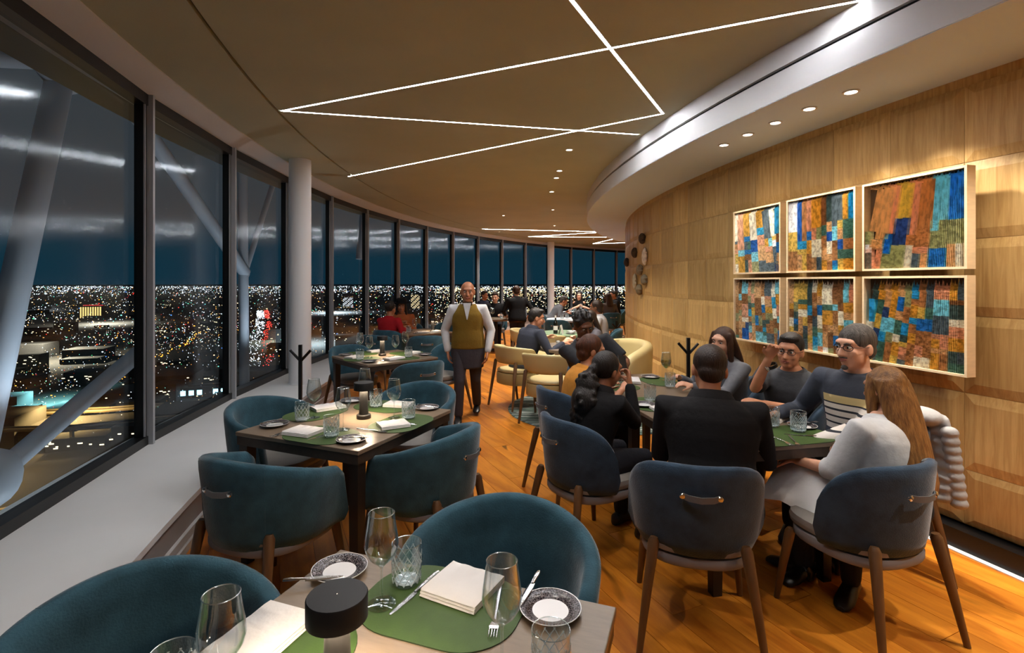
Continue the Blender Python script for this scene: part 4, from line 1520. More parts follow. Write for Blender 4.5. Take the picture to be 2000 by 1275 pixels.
def collage(a, zc, w, h, lean0, lean1, label, tipdepth):
    p = polar(16.58, a)
    t = thing('framed_collage', label, 'artwork', (p.x, p.y, zc - h / 2), rz_at(a), 'framed strip collages')
    D = .07
    fw = .014
    for nm, c, d in (('frame_rail', (0, -D / 2, fw / 2), (w, D, fw)), ('frame_rail', (0, -D / 2, h - fw / 2), (w, D, fw)), ('frame_stile', (-w / 2 + fw / 2, -D / 2, h / 2), (fw, D, h - 2 * fw)), ('frame_stile', (w / 2 - fw / 2, -D / 2, h / 2), (fw, D, h - 2 * fw))):
        MB().box(c, d).build(nm, M['framewood'], t, smooth=False)
    MB().box((0, -D + .006, h / 2), (w - 2 * fw, .008, h - 2 * fw)).build('backing_board', M['backing'], t, smooth=False)
    iw, ih = w - 2 * fw, h - 2 * fw
    ncol = 13
    cw = iw / ncol
    prev = None
    for c in range(ncol):
        f = (c + .5) / ncol
        lean = radians(lean0 + (lean1 - lean0) * f)
        x = -iw / 2 + (c + .5) * cw
        top = ih - tipdepth
        z = 0.0
        if prev is None or artr.random() < .58:
            nseg = artr.randint(3, 6) if tipdepth < .05 else artr.randint(5, 8)
            ws = [.35 + artr.random() for _ in range(nseg)]
            if tipdepth < .05:
                ws[-1] *= 2.6
            cs = [artr.choices(PM, PWt)[0] for _ in range(nseg)]
        else:
            ws, cs = prev
            cs = [q if artr.random() < .72 else artr.choices(PM, PWt)[0] for q in cs]
            nseg = len(ws)
        prev = (ws, cs) if prev is None or prev[0] is not ws else None
        s = sum(ws)
        for k in range(nseg):
            hh = top * ws[k] / s
            o = bpy.data.objects.new('paper_strip', PL0)
            COL.objects.link(o)
            o.parent = t
            dx = math.tan(lean) * (z + hh / 2 - top * .5)
            xx = max(-iw / 2 + cw * .5, min(iw / 2 - cw * .5, x + dx))
            o.location = (xx, -.026 - tipdepth * .15, fw + z)
            o.rotation_euler = (0, lean if abs(x + dx) < iw / 2 - cw else 0, 0)
            o.scale = (cw * 1.02, .050, hh + .002)
            o.material_slots[0].link = 'OBJECT'
            o.material_slots[0].material = cs[k]
            z += hh
        o = bpy.data.objects.new('paper_strip', PL1)
        COL.objects.link(o)
        o.parent = t
        o.location = (xx, -.026 - tipdepth * .15, fw + z)
        o.rotation_euler = (0, lean, 0)
        o.scale = (cw * (1 if c % 2 else -1), .05, tipdepth * (.75 + .35 * artr.random()))
        o.material_slots[0].link = 'OBJECT'
        o.material_slots[0].material = cs[-1]
    return t
aw = [(angle_of(2.10, 5.00) + angle_of(2.22, 4.36)) / 2, (angle_of(2.24, 4.28) + angle_of(2.39, 3.66)) / 2, (angle_of(2.41, 3.60) + angle_of(2.60, 2.97)) / 2]
specs = [(0, 1.977, .60, 8, 2, 'framed strip collage at the far end of the upper row', .03), (1, 1.977, .60, 1, 0, 'framed strip collage in the middle of the upper row', .03), (2, 1.977, .60, -1, -13, 'framed strip collage at the near end of the upper row', .03),
         (0, 1.345, .59, 7, 0, 'framed strip collage at the far end of the lower row', .085), (1, 1.345, .59, 2, 0, 'framed strip collage in the middle of the lower row', .085), (2, 1.345, .59, 0, -12, 'framed strip collage at the near end of the lower row', .085)]
for c, z, h, l0, l1, lb, td in specs:
    collage(aw[c], z, .655, h, l0, l1, lb, td)

# rough ornaments on the far bend of the wood wall
orn_l = ['topmost dark wooden knob ornament on the far wood wall', 'dark burl ornament left of the white tile', 'white rounded tile ornament on the far wood wall', 'dark knob ornament at the wall edge',
         'grey stone ornament below the white tile', 'pale square ornament at the lower left', 'grey stone ornament right of the pale square', 'lowest grey stone ornament on the far wood wall']
ORN = [((2.04, 8.16), 2.29, (70, 50, 30)), ((2.06, 8.79), 2.1, (70, 50, 32)), ((2.03, 8.02), 2.0, (226, 210, 190)), ((2.16, 9.84), 1.98, (60, 44, 34)), ((2.04, 8.34), 1.8, (140, 128, 106)), ((2.06, 8.79), 1.61, (190, 178, 150)), ((2.03, 8.02), 1.64, (130, 120, 100)), ((2.04, 8.38), 1.48, (130, 116, 90))]
for i, ((x, y), z, c) in enumerate(ORN):
    a = angle_of(x, y)
    p = polar(RCORE + .028, a)
    mb = MB()
    rr = random.Random(i)
    flat = i in (2, 5)
    mb.ell((0, 0, 0), (.115 if flat else .085, .035 if flat else .06, .13 if flat else .08), 18, 12)
    mb.v = [(v[0] * (1 + .16 * sin(9 * v[2] * 10 + i)), v[1], v[2] * (1 + .12 * sin(70 * v[0] + 2 * i))) for v in mb.v]
    o = mb.build('wall_ornament', mat('ornament_%d' % i, c, .8, var=.2, vscale=20, bump=.6, bscale=40), loc=(p.x, p.y, z), rz=rz_at(a))
    tag(o, orn_l[i], 'ornament', 'stone and burl ornaments on the wood wall')

# ================================================================ PEOPLE
def fuse(name, mb, voxel, m, parent, smooth_it=4, keep=False):
    """join overlapping closed forms into one continuous skin"""
    me = bpy.data.meshes.new('tmp')
    me.from_pydata(mb.v, [], mb.f)
    bm = bmesh.new()
    bm.from_mesh(me)
    bmesh.ops.recalc_face_normals(bm, faces=bm.faces)
    bm.to_mesh(me)
    bm.free()
    o = bpy.data.objects.new('tmp', me)
    COL.objects.link(o)
    r = o.modifiers.new('r', 'REMESH')
    r.mode = 'VOXEL'
    r.voxel_size = voxel
    if smooth_it:
        s = o.modifiers.new('s', 'SMOOTH')
        s.iterations = smooth_it
        s.factor = 0.5
    dg = bpy.context.evaluated_depsgraph_get()
    ne = bpy.data.meshes.new_from_object(o.evaluated_get(dg))
    bpy.data.objects.remove(o)
    bpy.data.meshes.remove(me)
    ne.name = name
    ne.materials.clear()
    for q in (m if isinstance(m, (list, tuple)) else [m]):
        ne.materials.append(q)
    ne.polygons.foreach_set('use_smooth', [True] * len(ne.polygons))
    ob = bpy.data.objects.new(name, ne)
    COL.objects.link(ob)
    ob.parent = parent
    return ob

def skin_mat(name, c):
    m = mat(name, c, .5, var=.06, vscale=30)
    m.node_tree.nodes['Principled BSDF'].inputs['Subsurface Weight'].default_value = .0
    return m
SK = {'light': skin_mat('skin_light', (222, 168, 138)), 'mid': skin_mat('skin_mid', (196, 136, 102)), 'tan': skin_mat('skin_tan', (172, 112, 78)), 'dark': skin_mat('skin_dark', (112, 70, 48))}
def cloth(name, c, **k):
    return mat(name, c, .85, var=.10, vscale=9, bump=.35, bscale=26, spec=.25, **k)
def hair_mat(name, c, c2):
    m = mat(name, c, .45, spec=.4, col2=c2, vscale=5, stretch=(14, 14, 1.2), bump=.5, bscale=14)
    return m
HR = {'black': hair_mat('hair_black', (26, 22, 20), (40, 33, 30)), 'brown': hair_mat('hair_brown', (74, 44, 26), (48, 28, 18)), 'auburn': hair_mat('hair_auburn', (96, 52, 28), (58, 28, 14)),
      'blonde': hair_mat('hair_golden_brown', (150, 106, 58), (92, 58, 30)), 'grey': hair_mat('hair_grey', (92, 86, 80), (52, 46, 42)), 'dkbrown': hair_mat('hair_dark_brown', (52, 36, 27), (34, 24, 18))}
def eye_mesh():
    mb = MB()
    mb.ell((0, 0, 0), (.0112, .0112, .0085), 14, 10, 0)
    mb.lathe([(.0058, 0), (.0052, .0012), (.001, .0016)], 14, 1)
    k = len(mb.v) - 3 * 14
    mb.v = mb.v[:k] + [(x, .0102 + z, y) for x, y, z in mb.v[k:]]
    return mb.mesh('eye', [mat('eye_white', (225, 220, 214), .25), mat('iris_dark', (38, 24, 18), .2)], angle=60)
EYE = eye_mesh()
LIP = mat('lips', (172, 104, 88), .5)
SHOE = mat('black_shoe', (20, 18, 18), .35)
GLS = mat('spectacle_frame', (40, 26, 24), .4)

def head_pieces(mb, T, w=1.0):
    """skull, jaw, nose, ears, brow in a local frame: +y face forward, +z up, origin mid-head"""
    old = mb.T
    mb.T = T
    mb.ell((0, -.012, .028), (.076 * w, .094, .090), 24, 16)
    mb.ell((0, .018, -.035), (.064 * w, .070, .078), 20, 14)
    mb.ell((0, .050, -.085), (.034 * w, .032, .026), 16, 10)
    mb.ell((0, .030, -.062), (.052 * w, .050, .045), 16, 10)
    mb.ell((-.034 * w, .062, -.022), (.026, .022, .026), 12, 8)
    mb.ell((.034 * w, .062, -.022), (.026, .022, .026), 12, 8)
    mb.ell((0, .072, .036), (.055 * w, .020, .020), 16, 8)
    mb.tube([(0, .082, .018), (0, .094, -.004), (0, .104, -.026)], [.009, .011, .0145], 10, dome=True)
    for s in (-1, 1):
        mb.ell((s * .011, .094, -.029), (.009, .011, .008), 10, 8)
        mb.ell((s * .077 * w, -.006, -.006), (.010, .020, .032), 12, 10, rot=Matrix.Rotation(s * .25, 3, 'Z'))
    mb.ell((0, .084, -.052), (.022, .012, .012), 12, 8)
    mb.T = old

def hand_pieces(mb, W, D, N, curl=.35, side=1, s=1.0, spread=.10):
    """palm, four unequal jointed fingers and a thumb off the side; W wrist, D pointing to the fingers, N palm facing"""
    D = D.normalized()
    N = (N - D * N.dot(D)).normalized()
    S = D.cross(N).normalized() * side
    rings = []
    for f, w, t in ((-.012, .024, .018), (.012, .030, .018), (.045, .040, .0165), (.078, .043, .0145), (.096, .040, .011)):
        c = W + D * f * s
        rings.append([c + S * (w * s * cos(2 * pi * j / 12)) + N * (t * s * sin(2 * pi * j / 12)) for j in range(12)])
    mb.loft(rings)
    for k, (off, L, r) in enumerate(((.031, .070, .0088), (.0105, .080, .0092), (-.0105, .074, .0088), (-.030, .058, .0078))):
        p = W + D * .086 * s + S * off * s
        d = (D + S * (off * 2.5 * spread * 4)).normalized()
        pts = [p - D * .012]
        rad = [r * s]
        ang = 0
        for q, l in enumerate((.46, .31, .23)):
            ang += curl * (.8, 1.1, .8)[q]
            dd = d * cos(ang) + N * sin(ang)
            p = p + dd * (L * l * s)
            pts.append(p)
            rad.append(r * s * (1 - .09 * (q + 1)))
        mb.tube(pts, rad, 8, dome=True)
    p = W + D * .022 * s + S * .026 * s
    d1 = (D * .62 + S * .72 + N * .25).normalized()
    d2 = (D * .86 + S * .32 + N * (.2 + curl * .5)).normalized()
    mb.tube([p, p + d1 * .038 * s, p + d1 * .038 * s + d2 * .03 * s, p + d1 * .038 * s + d2 * .052 * s], [.0135 * s, .0115 * s, .0098 * s, .0085 * s], 8, dome=True)

def ik(a, c, l1, l2, pole):
    d = c - a
    L = min(d.length, (l1 + l2) * .995)
    d = d.normalized()
    x = (l1 * l1 - l2 * l2 + L * L) / (2 * L)
    h = sqrt(max(l1 * l1 - x * x, 0))
    pv = pole - d * pole.dot(d)
    pv = pv.normalized() if pv.length > 1e-5 else d.orthogonal().normalized()
    return a + d * x + pv * h, a + d * L

def person(label, x, y, face, top, skin='light', hip=.56, lean=8, side=0, head=(0, 5, 0), w=1.0, s=1.0, lh=None, rh=None, sleeve='long', legs='sit', pants=None,
           hair='short', hcol='black', near=True, curl=(.5, .5), collar=None, glasses=False, group=None, palm=(None, None), pole=(None, None), name='person', lopen=0, hx=0, hy=0, bust=0, hem=True, beard=False):
    fx, fy = face
    rz = atan2(-fx, fy)
    t = thing(name, label, 'person', (x, y, 0), rz, group)
    inv = Matrix.Rotation(-rz, 3, 'Z')
    def loc(p):
        return inv @ (Vector(p) - Vector((x, y, 0)))
    le, sd = radians(lean), radians(side)
    d = Vector((sin(sd), sin(le), cos(le) * cos(sd))).normalized()
    R = Vector((1, 0, 0)); R = (R - d * R.dot(d)).normalized()
    F = d.cross(R)
    H = Vector((0, 0, hip))
    d2 = (d + F * .10 * (1 if lean > 0 else .3)).normalized()
    def sp(tt):
        tt = tt * .955
        return H + d * tt * s if tt < .3 else H + d * .3 * s + d2 * (tt - .3) * s
    neck = sp(.50)
    hy_, hp_, hr_ = [radians(q) for q in head]
    HM = Matrix.Rotation(hy_, 4, 'Z') @ Matrix.Rotation(-hp_, 4, 'X') @ Matrix.Rotation(hr_, 4, 'Y')
    hc = neck + d2 * .065 * s + Vector((hx, .02 + hy, .072 * s))
    HT = Matrix.Translation(hc) @ HM @ Matrix.Scale(1.04 * s, 4)
    voxb = .0065 if near else .011
    voxc = .011 if near else .017
    body, cl = MB(), MB()
    def ringat(tt, rx, ry, off=0.0, n=24, k=1.0):
        c = sp(tt) + F * off
        return [c + R * (rx * w * s * k * cos(2 * pi * j / n) * (abs(cos(2 * pi * j / n)) ** -.12 if abs(cos(2 * pi * j / n)) > .01 else 1)) + F * (ry * s * k * sin(2 * pi * j / n)) for j in range(n)]
    prof = [(-.11, .165, .12, -.01), (-.04, .182, .130, -.01), (.06, .172, .125, 0), (.18, .155, .112, .005), (.29, .172, .122 + bust * .5, .004 + bust * .5), (.37, .182, .122, 0), (.43, .170, .105, -.006), (.47, .125, .085, -.008), (.50, .080, .068, -.004), (.53, .062, .060, .002)]
    body.loft([ringat(a, b, c, e, k=.90) for a, b, c, e in prof])
    body.tube([sp(.45), hc + HM.to_3x3() @ Vector((0, -.018, -.06)) * s, hc], [.056 * s, .052 * s, .050 * s], 16)
    head_pieces(body, HT, 1.0)
    cl.loft([ringat(a, b * 1.03 + .006, c + .014, e) for a, b, c, e in (prof[:9] if collar != 'low' else prof[:8])])
    # arms
    L1, L2 = .285 * s, .255 * s
    sl_end = []
    for k, (hand, sgn) in enumerate(((lh, -1), (rh, 1))):
        sh = sp(.435) + R * (sgn * .172 * w * s)
        if hand is None:
            tgt = sh + Vector((sgn * .05, .18, -.42)) * s
        else:
            tgt = loc(hand)
        pl = Vector((sgn * .55, -.45, -.75)) if pole[k] is None else Vector(pole[k])
        el, wr = ik(sh, tgt, L1, L2, pl)
        inner = sp(.42) + R * (sgn * .10 * w * s)
        body.tube([inner, sh, sh.lerp(el, .5), el, el.lerp(wr, .35), wr], [.045 * s, .050 * s, .043 * s, .036 * s, .037 * s, .026 * s], 14, dome=True)
        D = (wr - el).normalized()
        N = Vector(palm[k]) if palm[k] is not None else Vector((-sgn * .35, 0, -1))
        if palm[k] is not None and len(palm[k]) > 3:
            pass
        hand_pieces(body, wr + D * .012, D, N, curl[k], side=-sgn, s=s * (1.0 if w >= 1 else .93))
        if sleeve == 'long':
            e2 = wr - D * .012
            cl.tube([inner, sh, sh.lerp(el, .5), el, el.lerp(wr, .4), e2], [.07 * s, .073 * s * min(w, 1.1), .061 * s, .053 * s, .048 * s, .039 * s], 16, dome=True)
        elif sleeve == 'short':
            e2 = sh.lerp(el, .80)
            cl.tube([inner, sh, sh.lerp(el, .45), e2], [.07 * s, .074 * s * min(w, 1.1), .066 * s, .064 * s], 16, dome=False)
        elif sleeve == 'wide':
            cl.tube([inner, sh, sh.lerp(el, .5), el, el.lerp(wr, .30)], [.07 * s, .076 * s, .078 * s, .080 * s, .062 * s], 16, dome=False)
    # collar: a doubled band round the neck (deep and folded on jackets)
    if collar != 'none':
        jk_ = collar == 'jacket'
        cr = []
        for a_, rx_, ry_, of_ in ((.465, .118, .092, -.008), (.49, .098, .086, -.008), (.515 + .02 * jk_, .078, .076, -.004), (.518 + .02 * jk_, .070, .068, -.003), (.49, .074, .068, -.006), (.455, .09, .07, -.008)):
            cr.append([q + (Vector((0, 0, -.05 if jk_ else -.018)) * max(0.0, (q - sp(a_)).dot(F) / .08) if a_ > .47 else Vector((0, 0, 0))) for q in ringat(a_, rx_, ry_, of_)])
        cmb = MB().loft(cr, cap=False, closed=True)
        cmb.build('collar', top, t, angle=80)
    # legs
    leg = MB()
    shoes = []
    if legs == 'sit':
        for sgn in (-1, 1):
            a = H + Vector((sgn * .09, 0, -.01))
            kn = Vector((sgn * (.11 + lopen), .43 * s, .50))
            an = Vector((sgn * (.11 + lopen * .8), .43 * s + .02, .09))
            body.tube([a, kn, kn.lerp(an, .35), an], [.068, .050, .044, .032], 14, dome=True)
            leg.tube([a + Vector((0, -.04, 0)), a.lerp(kn, .5), kn, kn.lerp(an, .35), an], [.095 * w, .083 * w, .064, .058, .047], 16, dome=True)
            shoes.append((an, Vector((sgn * .12, 1, 0))))
    else:
        for sgn, (kn, an, toe) in zip((-1, 1), legs):
            a = H + Vector((sgn * .085, 0, -.03))
            kn, an = Vector(kn), Vector(an)
            body.tube([a, kn, kn.lerp(an, .35), an], [.075, .048, .045, .032], 14, dome=True)
            leg.tube([a + Vector((0, 0, .05)), a.lerp(kn, .5), kn, kn.lerp(an, .35), an], [.098, .084, .062, .060, .052], 16, dome=True)
            shoes.append((an, Vector(toe)))
    leg.loft([ringat(a, b * 1.0, c + .006, e) for a, b, c, e in prof[:3]])
    bo = fuse('body', body, voxb, SK[skin], t, 3 if near else 2)
    fuse('top', cl, voxc, top, t, 5)
    fuse('trousers', leg, voxc + .002, pants or M_PANTS, t, 4)
    for an, td in shoes:
        sm = MB()
        td = td.normalized()
        q = Matrix.Translation((an.x, an.y, 0)) @ td.to_track_quat('Y', 'Z').to_matrix().to_4x4()
        base = an.z - .09
        sm.T = Matrix.Translation((0, 0, base)) @ q
        rr = []
        for yy, ww, hh in ((-.075, .022, .05), (-.06, .036, .075), (0, .040, .090), (.06, .044, .068), (.12, .046, .050), (.165, .036, .036), (.18, .018, .024)):
            rr.append([(ww * cos(2 * pi * j / 14), yy, max(0.004, hh / 2 + hh / 2 * sin(2 * pi * j / 14))) for j in range(14)])
        sm.loft(rr)
        sm.build('shoe', SHOE, t)
    # face
    for sg in (-1, 1):
        inst('eye', EYE, t, M4=HT @ Matrix.Translation((sg * .031, .0755, .010)))
        eb = MB()
        eb.T = HT
        eb.tube([(sg * .014, .091, .027), (sg * .030, .090, .032), (sg * .046, .079, .028)], [.0035, .0042, .0025], 8)
        eb.build('eyebrow', HR[hcol], t)
    lp = MB()
    lp.T = HT
    lp.tube([(-.021, .088, -.054), (-.008, .0965, -.0505), (.008, .0965, -.0505), (.021, .088, -.054)], [.003, .0052, .0052, .003], 8, dome=True)
    lp.tube([(-.019, .088, -.057), (0, .0955, -.0605), (.019, .088, -.057)], [.003, .0062, .003], 8, dome=True)
    lp.build('lips', LIP, t)
    if beard:
        bm_ = MB()
        bm_.T = HT
        bm_.tube([(-.024, .086, -.045), (-.008, .098, -.0415), (.008, .098, -.0415), (.024, .086, -.045)], [.003, .0048, .0048, .003], 8, dome=True)
        bm_.ell((0, .078, -.098), (.020, .012, .014), 12, 8)
        bm_.build('moustache', HR[hcol], t)
    # hair
    hm = MB()
    hm.T = HT
    vh = .0075 if near else .012
    if hair == 'bald':
        hm.ell((0, -.028, .012), (.078, .082, .070), 20, 14)
    elif hair == 'buzz':
        hm.ell((0, -.017, .040), (.0815, .0985, .0905), 20, 14)
        hm.ell((0, -.055, -.015), (.066, .052, .055), 16, 10)
    elif hair == 'short':
        hm.ell((0, -.022, .042), (.084, .094, .092), 20, 14)
        hm.ell((0, .035, .098), (.062, .055, .030), 16, 10)
        hm.ell((0, -.06, -.01), (.070, .050, .06), 16, 10)
    elif hair == 'curly':
        hr = random.Random(3)
        hm.ell((0, -.022, .040), (.086, .096, .094), 20, 14)
        for k in range(60):
            th, ph = hr.random() * 2 * pi, hr.random() * 1.5
            q = Vector((sin(ph) * cos(th) * .088, -.022 + sin(ph) * sin(th) * .098, .045 + cos(ph) * .095))
            if q.y < .06 or q.z > .10:
                hm.ell(q, (.016, .016, .016), 8, 6)
    elif hair == 'ponytail':
        hm.ell((0, -.026, .036), (.086, .096, .096), 20, 14)
        hm.ell((0, -.120, .0), (.035, .04, .04), 12, 8)
        pr = random.Random(4)
        for q, rr_ in (((0, -.150, -.11), .085), ((.015, -.170, -.20), .10), ((.0, -.155, -.29), .085)):
            hm.ell(q, (rr_, rr_ * .75, rr_ * 1.1), 16, 12)
            for _k in range(34):
                th, ph = pr.random() * 2 * pi, pr.random() * pi
                hm.ell((q[0] + rr_ * sin(ph) * cos(th), q[1] + .75 * rr_ * sin(ph) * sin(th), q[2] + 1.1 * rr_ * cos(ph)), (.016, .016, .018), 8, 6)
    elif hair == 'bun':
        hm.ell((0, -.026, .036), (.087, .098, .098), 20, 14)
        hm.ell((0, -.06, -.03), (.072, .06, .07), 16, 12)
        hm.ell((0, -.095, .02), (.05, .045, .05), 16, 12)
    elif hair in ('long', 'verylong', 'bob'):
        hm.ell((0, -.022, .040), (.086, .097, .094), 20, 14)
        hm.T = None
        Lh = {'long': .30, 'verylong': .55, 'bob': .20}[hair]
        rings = []
        n = 20
        hm3 = HM.to_3x3()
        for i in range(10):
            f = i / 9
            q = hc + hm3 @ (Vector((0, -.035 - .03 * f, .06)) * s) + Vector((0, -.03 * f, -Lh * f)) - F * (.10 * f if lean > 12 else ((.095 * f ** .7) if hair == 'verylong' else .07 * f))
            wx, wy = .086 + .022 * sin(f * 2.6), .070 - .022 * f
            if hair == 'verylong':
                wx *= 1.28
                wy *= 1.1
            if i == 9:
                wx, wy = wx * .8, wy * .6
            rings.append([q + hm3 @ Vector((wx * s * cos(2 * pi * j / n), wy * s * sin(2 * pi * j / n) * (1.0 if sin(2 * pi * j / n) < 0 else .75), .006 * sin(5 * j))) for j in range(n)])
        hm.loft(rings)
        for sg in (-1, 1):
            pts = [hc + hm3 @ (Vector((sg * .070, .020, .075)) * s), hc + hm3 @ (Vector((sg * .084, .020, .0)) * s), hc + hm3 @ (Vector((sg * .088, .015, -.08)) * s), hc + hm3 @ (Vector((sg * .088, -.005, -.10)) * s) + Vector((0, 0, -Lh * .3))]
            hm.tube(pts, [.020, .026, .026, .018], 10, dome=True)
    fuse('hair', hm, vh, HR[hcol], t, 2)
    if glasses:
        gm = MB()
        gm.T = HT
        for sg in (-1, 1):
            o = []
            for j in range(16):
                a = 2 * pi * j / 16
                o.append((sg * .033 + .024 * cos(a), .093 - .012 * abs(.033 * sg + .024 * cos(a)) / .05, .008 + .016 * sin(a)))
            gm.tube(o + [o[0]], .0018, 6, cap=False)
            gm.tube([(sg * .057, .080, .012), (sg * .078, .05, .012), (sg * .082, -.01, .010)], .0016, 6)
        gm.tube([(-.010, .094, .010), (0, .098, .012), (.010, .094, .010)], .0018, 6)
        gm.build('spectacles', GLS, t)
    t['neck'] = 0
    del t['neck']
    return t, HT, sp, R, F, HM

M_PANTS = cloth('dark_trousers', (34, 34, 40))
def tee_stripes():
    m = cloth('grey_sweater_striped', (66, 72, 84))
    nt = m.node_tree
    b = nt.nodes['Principled BSDF']
    src = b.inputs['Base Color'].links[0].from_socket
    tc = nt.nodes.new('ShaderNodeTexCoord')
    sx = nt.nodes.new('ShaderNodeSeparateXYZ')
    nt.links.new(tc.outputs['Object'], sx.inputs[0])
    rp = nt.nodes.new('ShaderNodeValToRGB')
    rp.color_ramp.interpolation = 'CONSTANT'
    mr = nt.nodes.new('ShaderNodeMapRange')
    mr.inputs[1].default_value = .74
    mr.inputs[2].default_value = .96
    nt.links.new(sx.outputs['Z'], mr.inputs[0])
    e = rp.color_ramp.elements
    e[0].position, e[0].color = 0, s2l((66, 72, 84))
    e[1].position, e[1].color = .06, s2l((222, 216, 210))
    for p, c in ((.20, (50, 52, 60)), (.25, (224, 216, 208)), (.38, (50, 52, 60)), (.43, (224, 214, 204)), (.56, (50, 52, 60)), (.62, (228, 220, 210)), (.74, (50, 52, 60)), (.78, (206, 184, 130)), (.97, (58, 62, 72))):
        q = e.new(p)
        q.position = p
        q.color = s2l(c)
    nt.links.new(mr.outputs[0], rp.inputs[0])
    ab = nt.nodes.new('ShaderNodeMath')
    ab.operation = 'ABSOLUTE'
    nt.links.new(sx.outputs['X'], ab.inputs[0])
    lt_ = nt.nodes.new('ShaderNodeMath')
    lt_.operation = 'LESS_THAN'
    lt_.inputs[1].default_value = .155
    nt.links.new(ab.outputs[0], lt_.inputs[0])
    gt = nt.nodes.new('ShaderNodeMath')
    gt.operation = 'GREATER_THAN'
    gt.inputs[1].default_value = .04
    nt.links.new(sx.outputs['Y'], gt.inputs[0])
    zg = nt.nodes.new('ShaderNodeMath')
    zg.operation = 'GREATER_THAN'
    zg.inputs[1].default_value = .74
    nt.links.new(sx.outputs['Z'], zg.inputs[0])
    m1 = nt.nodes.new('ShaderNodeMath')
    m1.operation = 'MULTIPLY'
    nt.links.new(lt_.outputs[0], m1.inputs[0])
    nt.links.new(gt.outputs[0], m1.inputs[1])
    m2 = nt.nodes.new('ShaderNodeMath')
    m2.operation = 'MULTIPLY'
    nt.links.new(m1.outputs[0], m2.inputs[0])
    nt.links.new(zg.outputs[0], m2.inputs[1])
    mx = nt.nodes.new('ShaderNodeMix')
    mx.data_type = 'RGBA'
    nt.links.new(m2.outputs[0], mx.inputs[0])
    nt.links.new(src, mx.inputs[6])
    nt.links.new(rp.outputs[0], mx.inputs[7])
    nt.links.new(mx.outputs[2], b.inputs['Base Color'])
    return m
BLK = cloth('black_cloth', (19, 18, 20))
CHAR = cloth('charcoal_tshirt', (62, 64, 68))
GREY = cloth('grey_cloth', (104, 106, 112))
NAVY = cloth('navy_suit', (50, 54, 66))
WHITE = cloth('white_cloth_top', (206, 206, 206))
MUST = cloth('mustard_top', (206, 138, 56))
RED = cloth('red_jacket', (168, 26, 34))
BRN = cloth('rust_top', (166, 92, 52))
OLIVE = cloth('olive_waistcoat', (118, 92, 30))
SLATE = cloth('slate_trousers', (58, 54, 58))
LGREY = cloth('light_grey_cloth', (176, 178, 182))
GD = 'diners at the long table'

# waiter in mid-stride
W = person('waiter in olive waistcoat, white shirt and bow tie striding down the aisle', -.515, 6.05, (.02, -1), WHITE, 'tan', hip=.885, lean=1, head=(4, 6, 0), w=1.0, s=.98,
           lh=(-.28, 5.98, .80), rh=(-.75, 6.02, .80), legs=(((-.085, -.05, .46), (-.09, -.30, .12), (0, 1, 0)), ((.09, .13, .47), (.10, .12, .09), (0, 1, 0))),
           pants=SLATE, hair='bald', hcol='grey', curl=(.45, .45), pole=((-.6, -.5, 0), (.6, -.5, 0)), palm=((1, 0, 0), (-1, 0, 0)))
t, HT, sp, R, F, HM = W
v = MB()
def vring(tt, rx, ry, off=0.0, n=28, s=.98):
    c = sp(tt) + F * off
    return [c + R * (rx * s * cos(2 * pi * j / n)) + F * (ry * s * sin(2 * pi * j / n)) for j in range(n)]
v.loft([vring(-.06, .206, .160, -.008), vring(.06, .198, .158, 0), vring(.18, .182, .146, .005), vring(.29, .194, .156, .004), vring(.37, .190, .154, 0), vring(.43, .172, .132, -.006), vring(.475, .130, .110, -.010), vring(.50, .09, .09, -.01)])
fuse('waistcoat', v, .011, OLIVE, t, 3)
v = MB()
c = sp(.41) + F * .116
v.loft([[c + R * a + d_ for a, d_ in ((-.045, F * .035 + Vector((0, 0, .095))), (.045, F * .035 + Vector((0, 0, .095))), (.045, F * .01 + Vector((0, 0, .095))), (-.045, F * .01 + Vector((0, 0, .095))))],
        [c + R * a + d_ for a, d_ in ((-.004, F * .052 + Vector((0, 0, -.09))), (.004, F * .052 + Vector((0, 0, -.09))), (.004, F * .02 + Vector((0, 0, -.09))), (-.004, F * .02 + Vector((0, 0, -.09))))]])
v.build('shirt_front', WHITE, t, smooth=False)
v = MB()
cb = sp(.505) + F * .078
for sg in (-1, 1):
    v.loft([[cb + R * (sg * a) + F * f + Vector((0, 0, z)) for f, z in ((.006, -.012 * k), (.006, .012 * k), (-.008, .012 * k), (-.008, -.012 * k))] for a, k in ((.006, .7), (.05, 2.0), (.055, 1.9))])
v.ell(cb, (.012, .012, .013), 10, 8)
fuse('bow_tie', v, .005, cloth('brown_bow_tie', (66, 44, 22)), t, 1)
v = MB()
v.loft([vring(-.30, .185, .158, -.0), vring(-.12, .205, .162, -.01), vring(-.02, .202, .156, -.01)])
fuse('apron', v, .012, SLATE, t, 3)

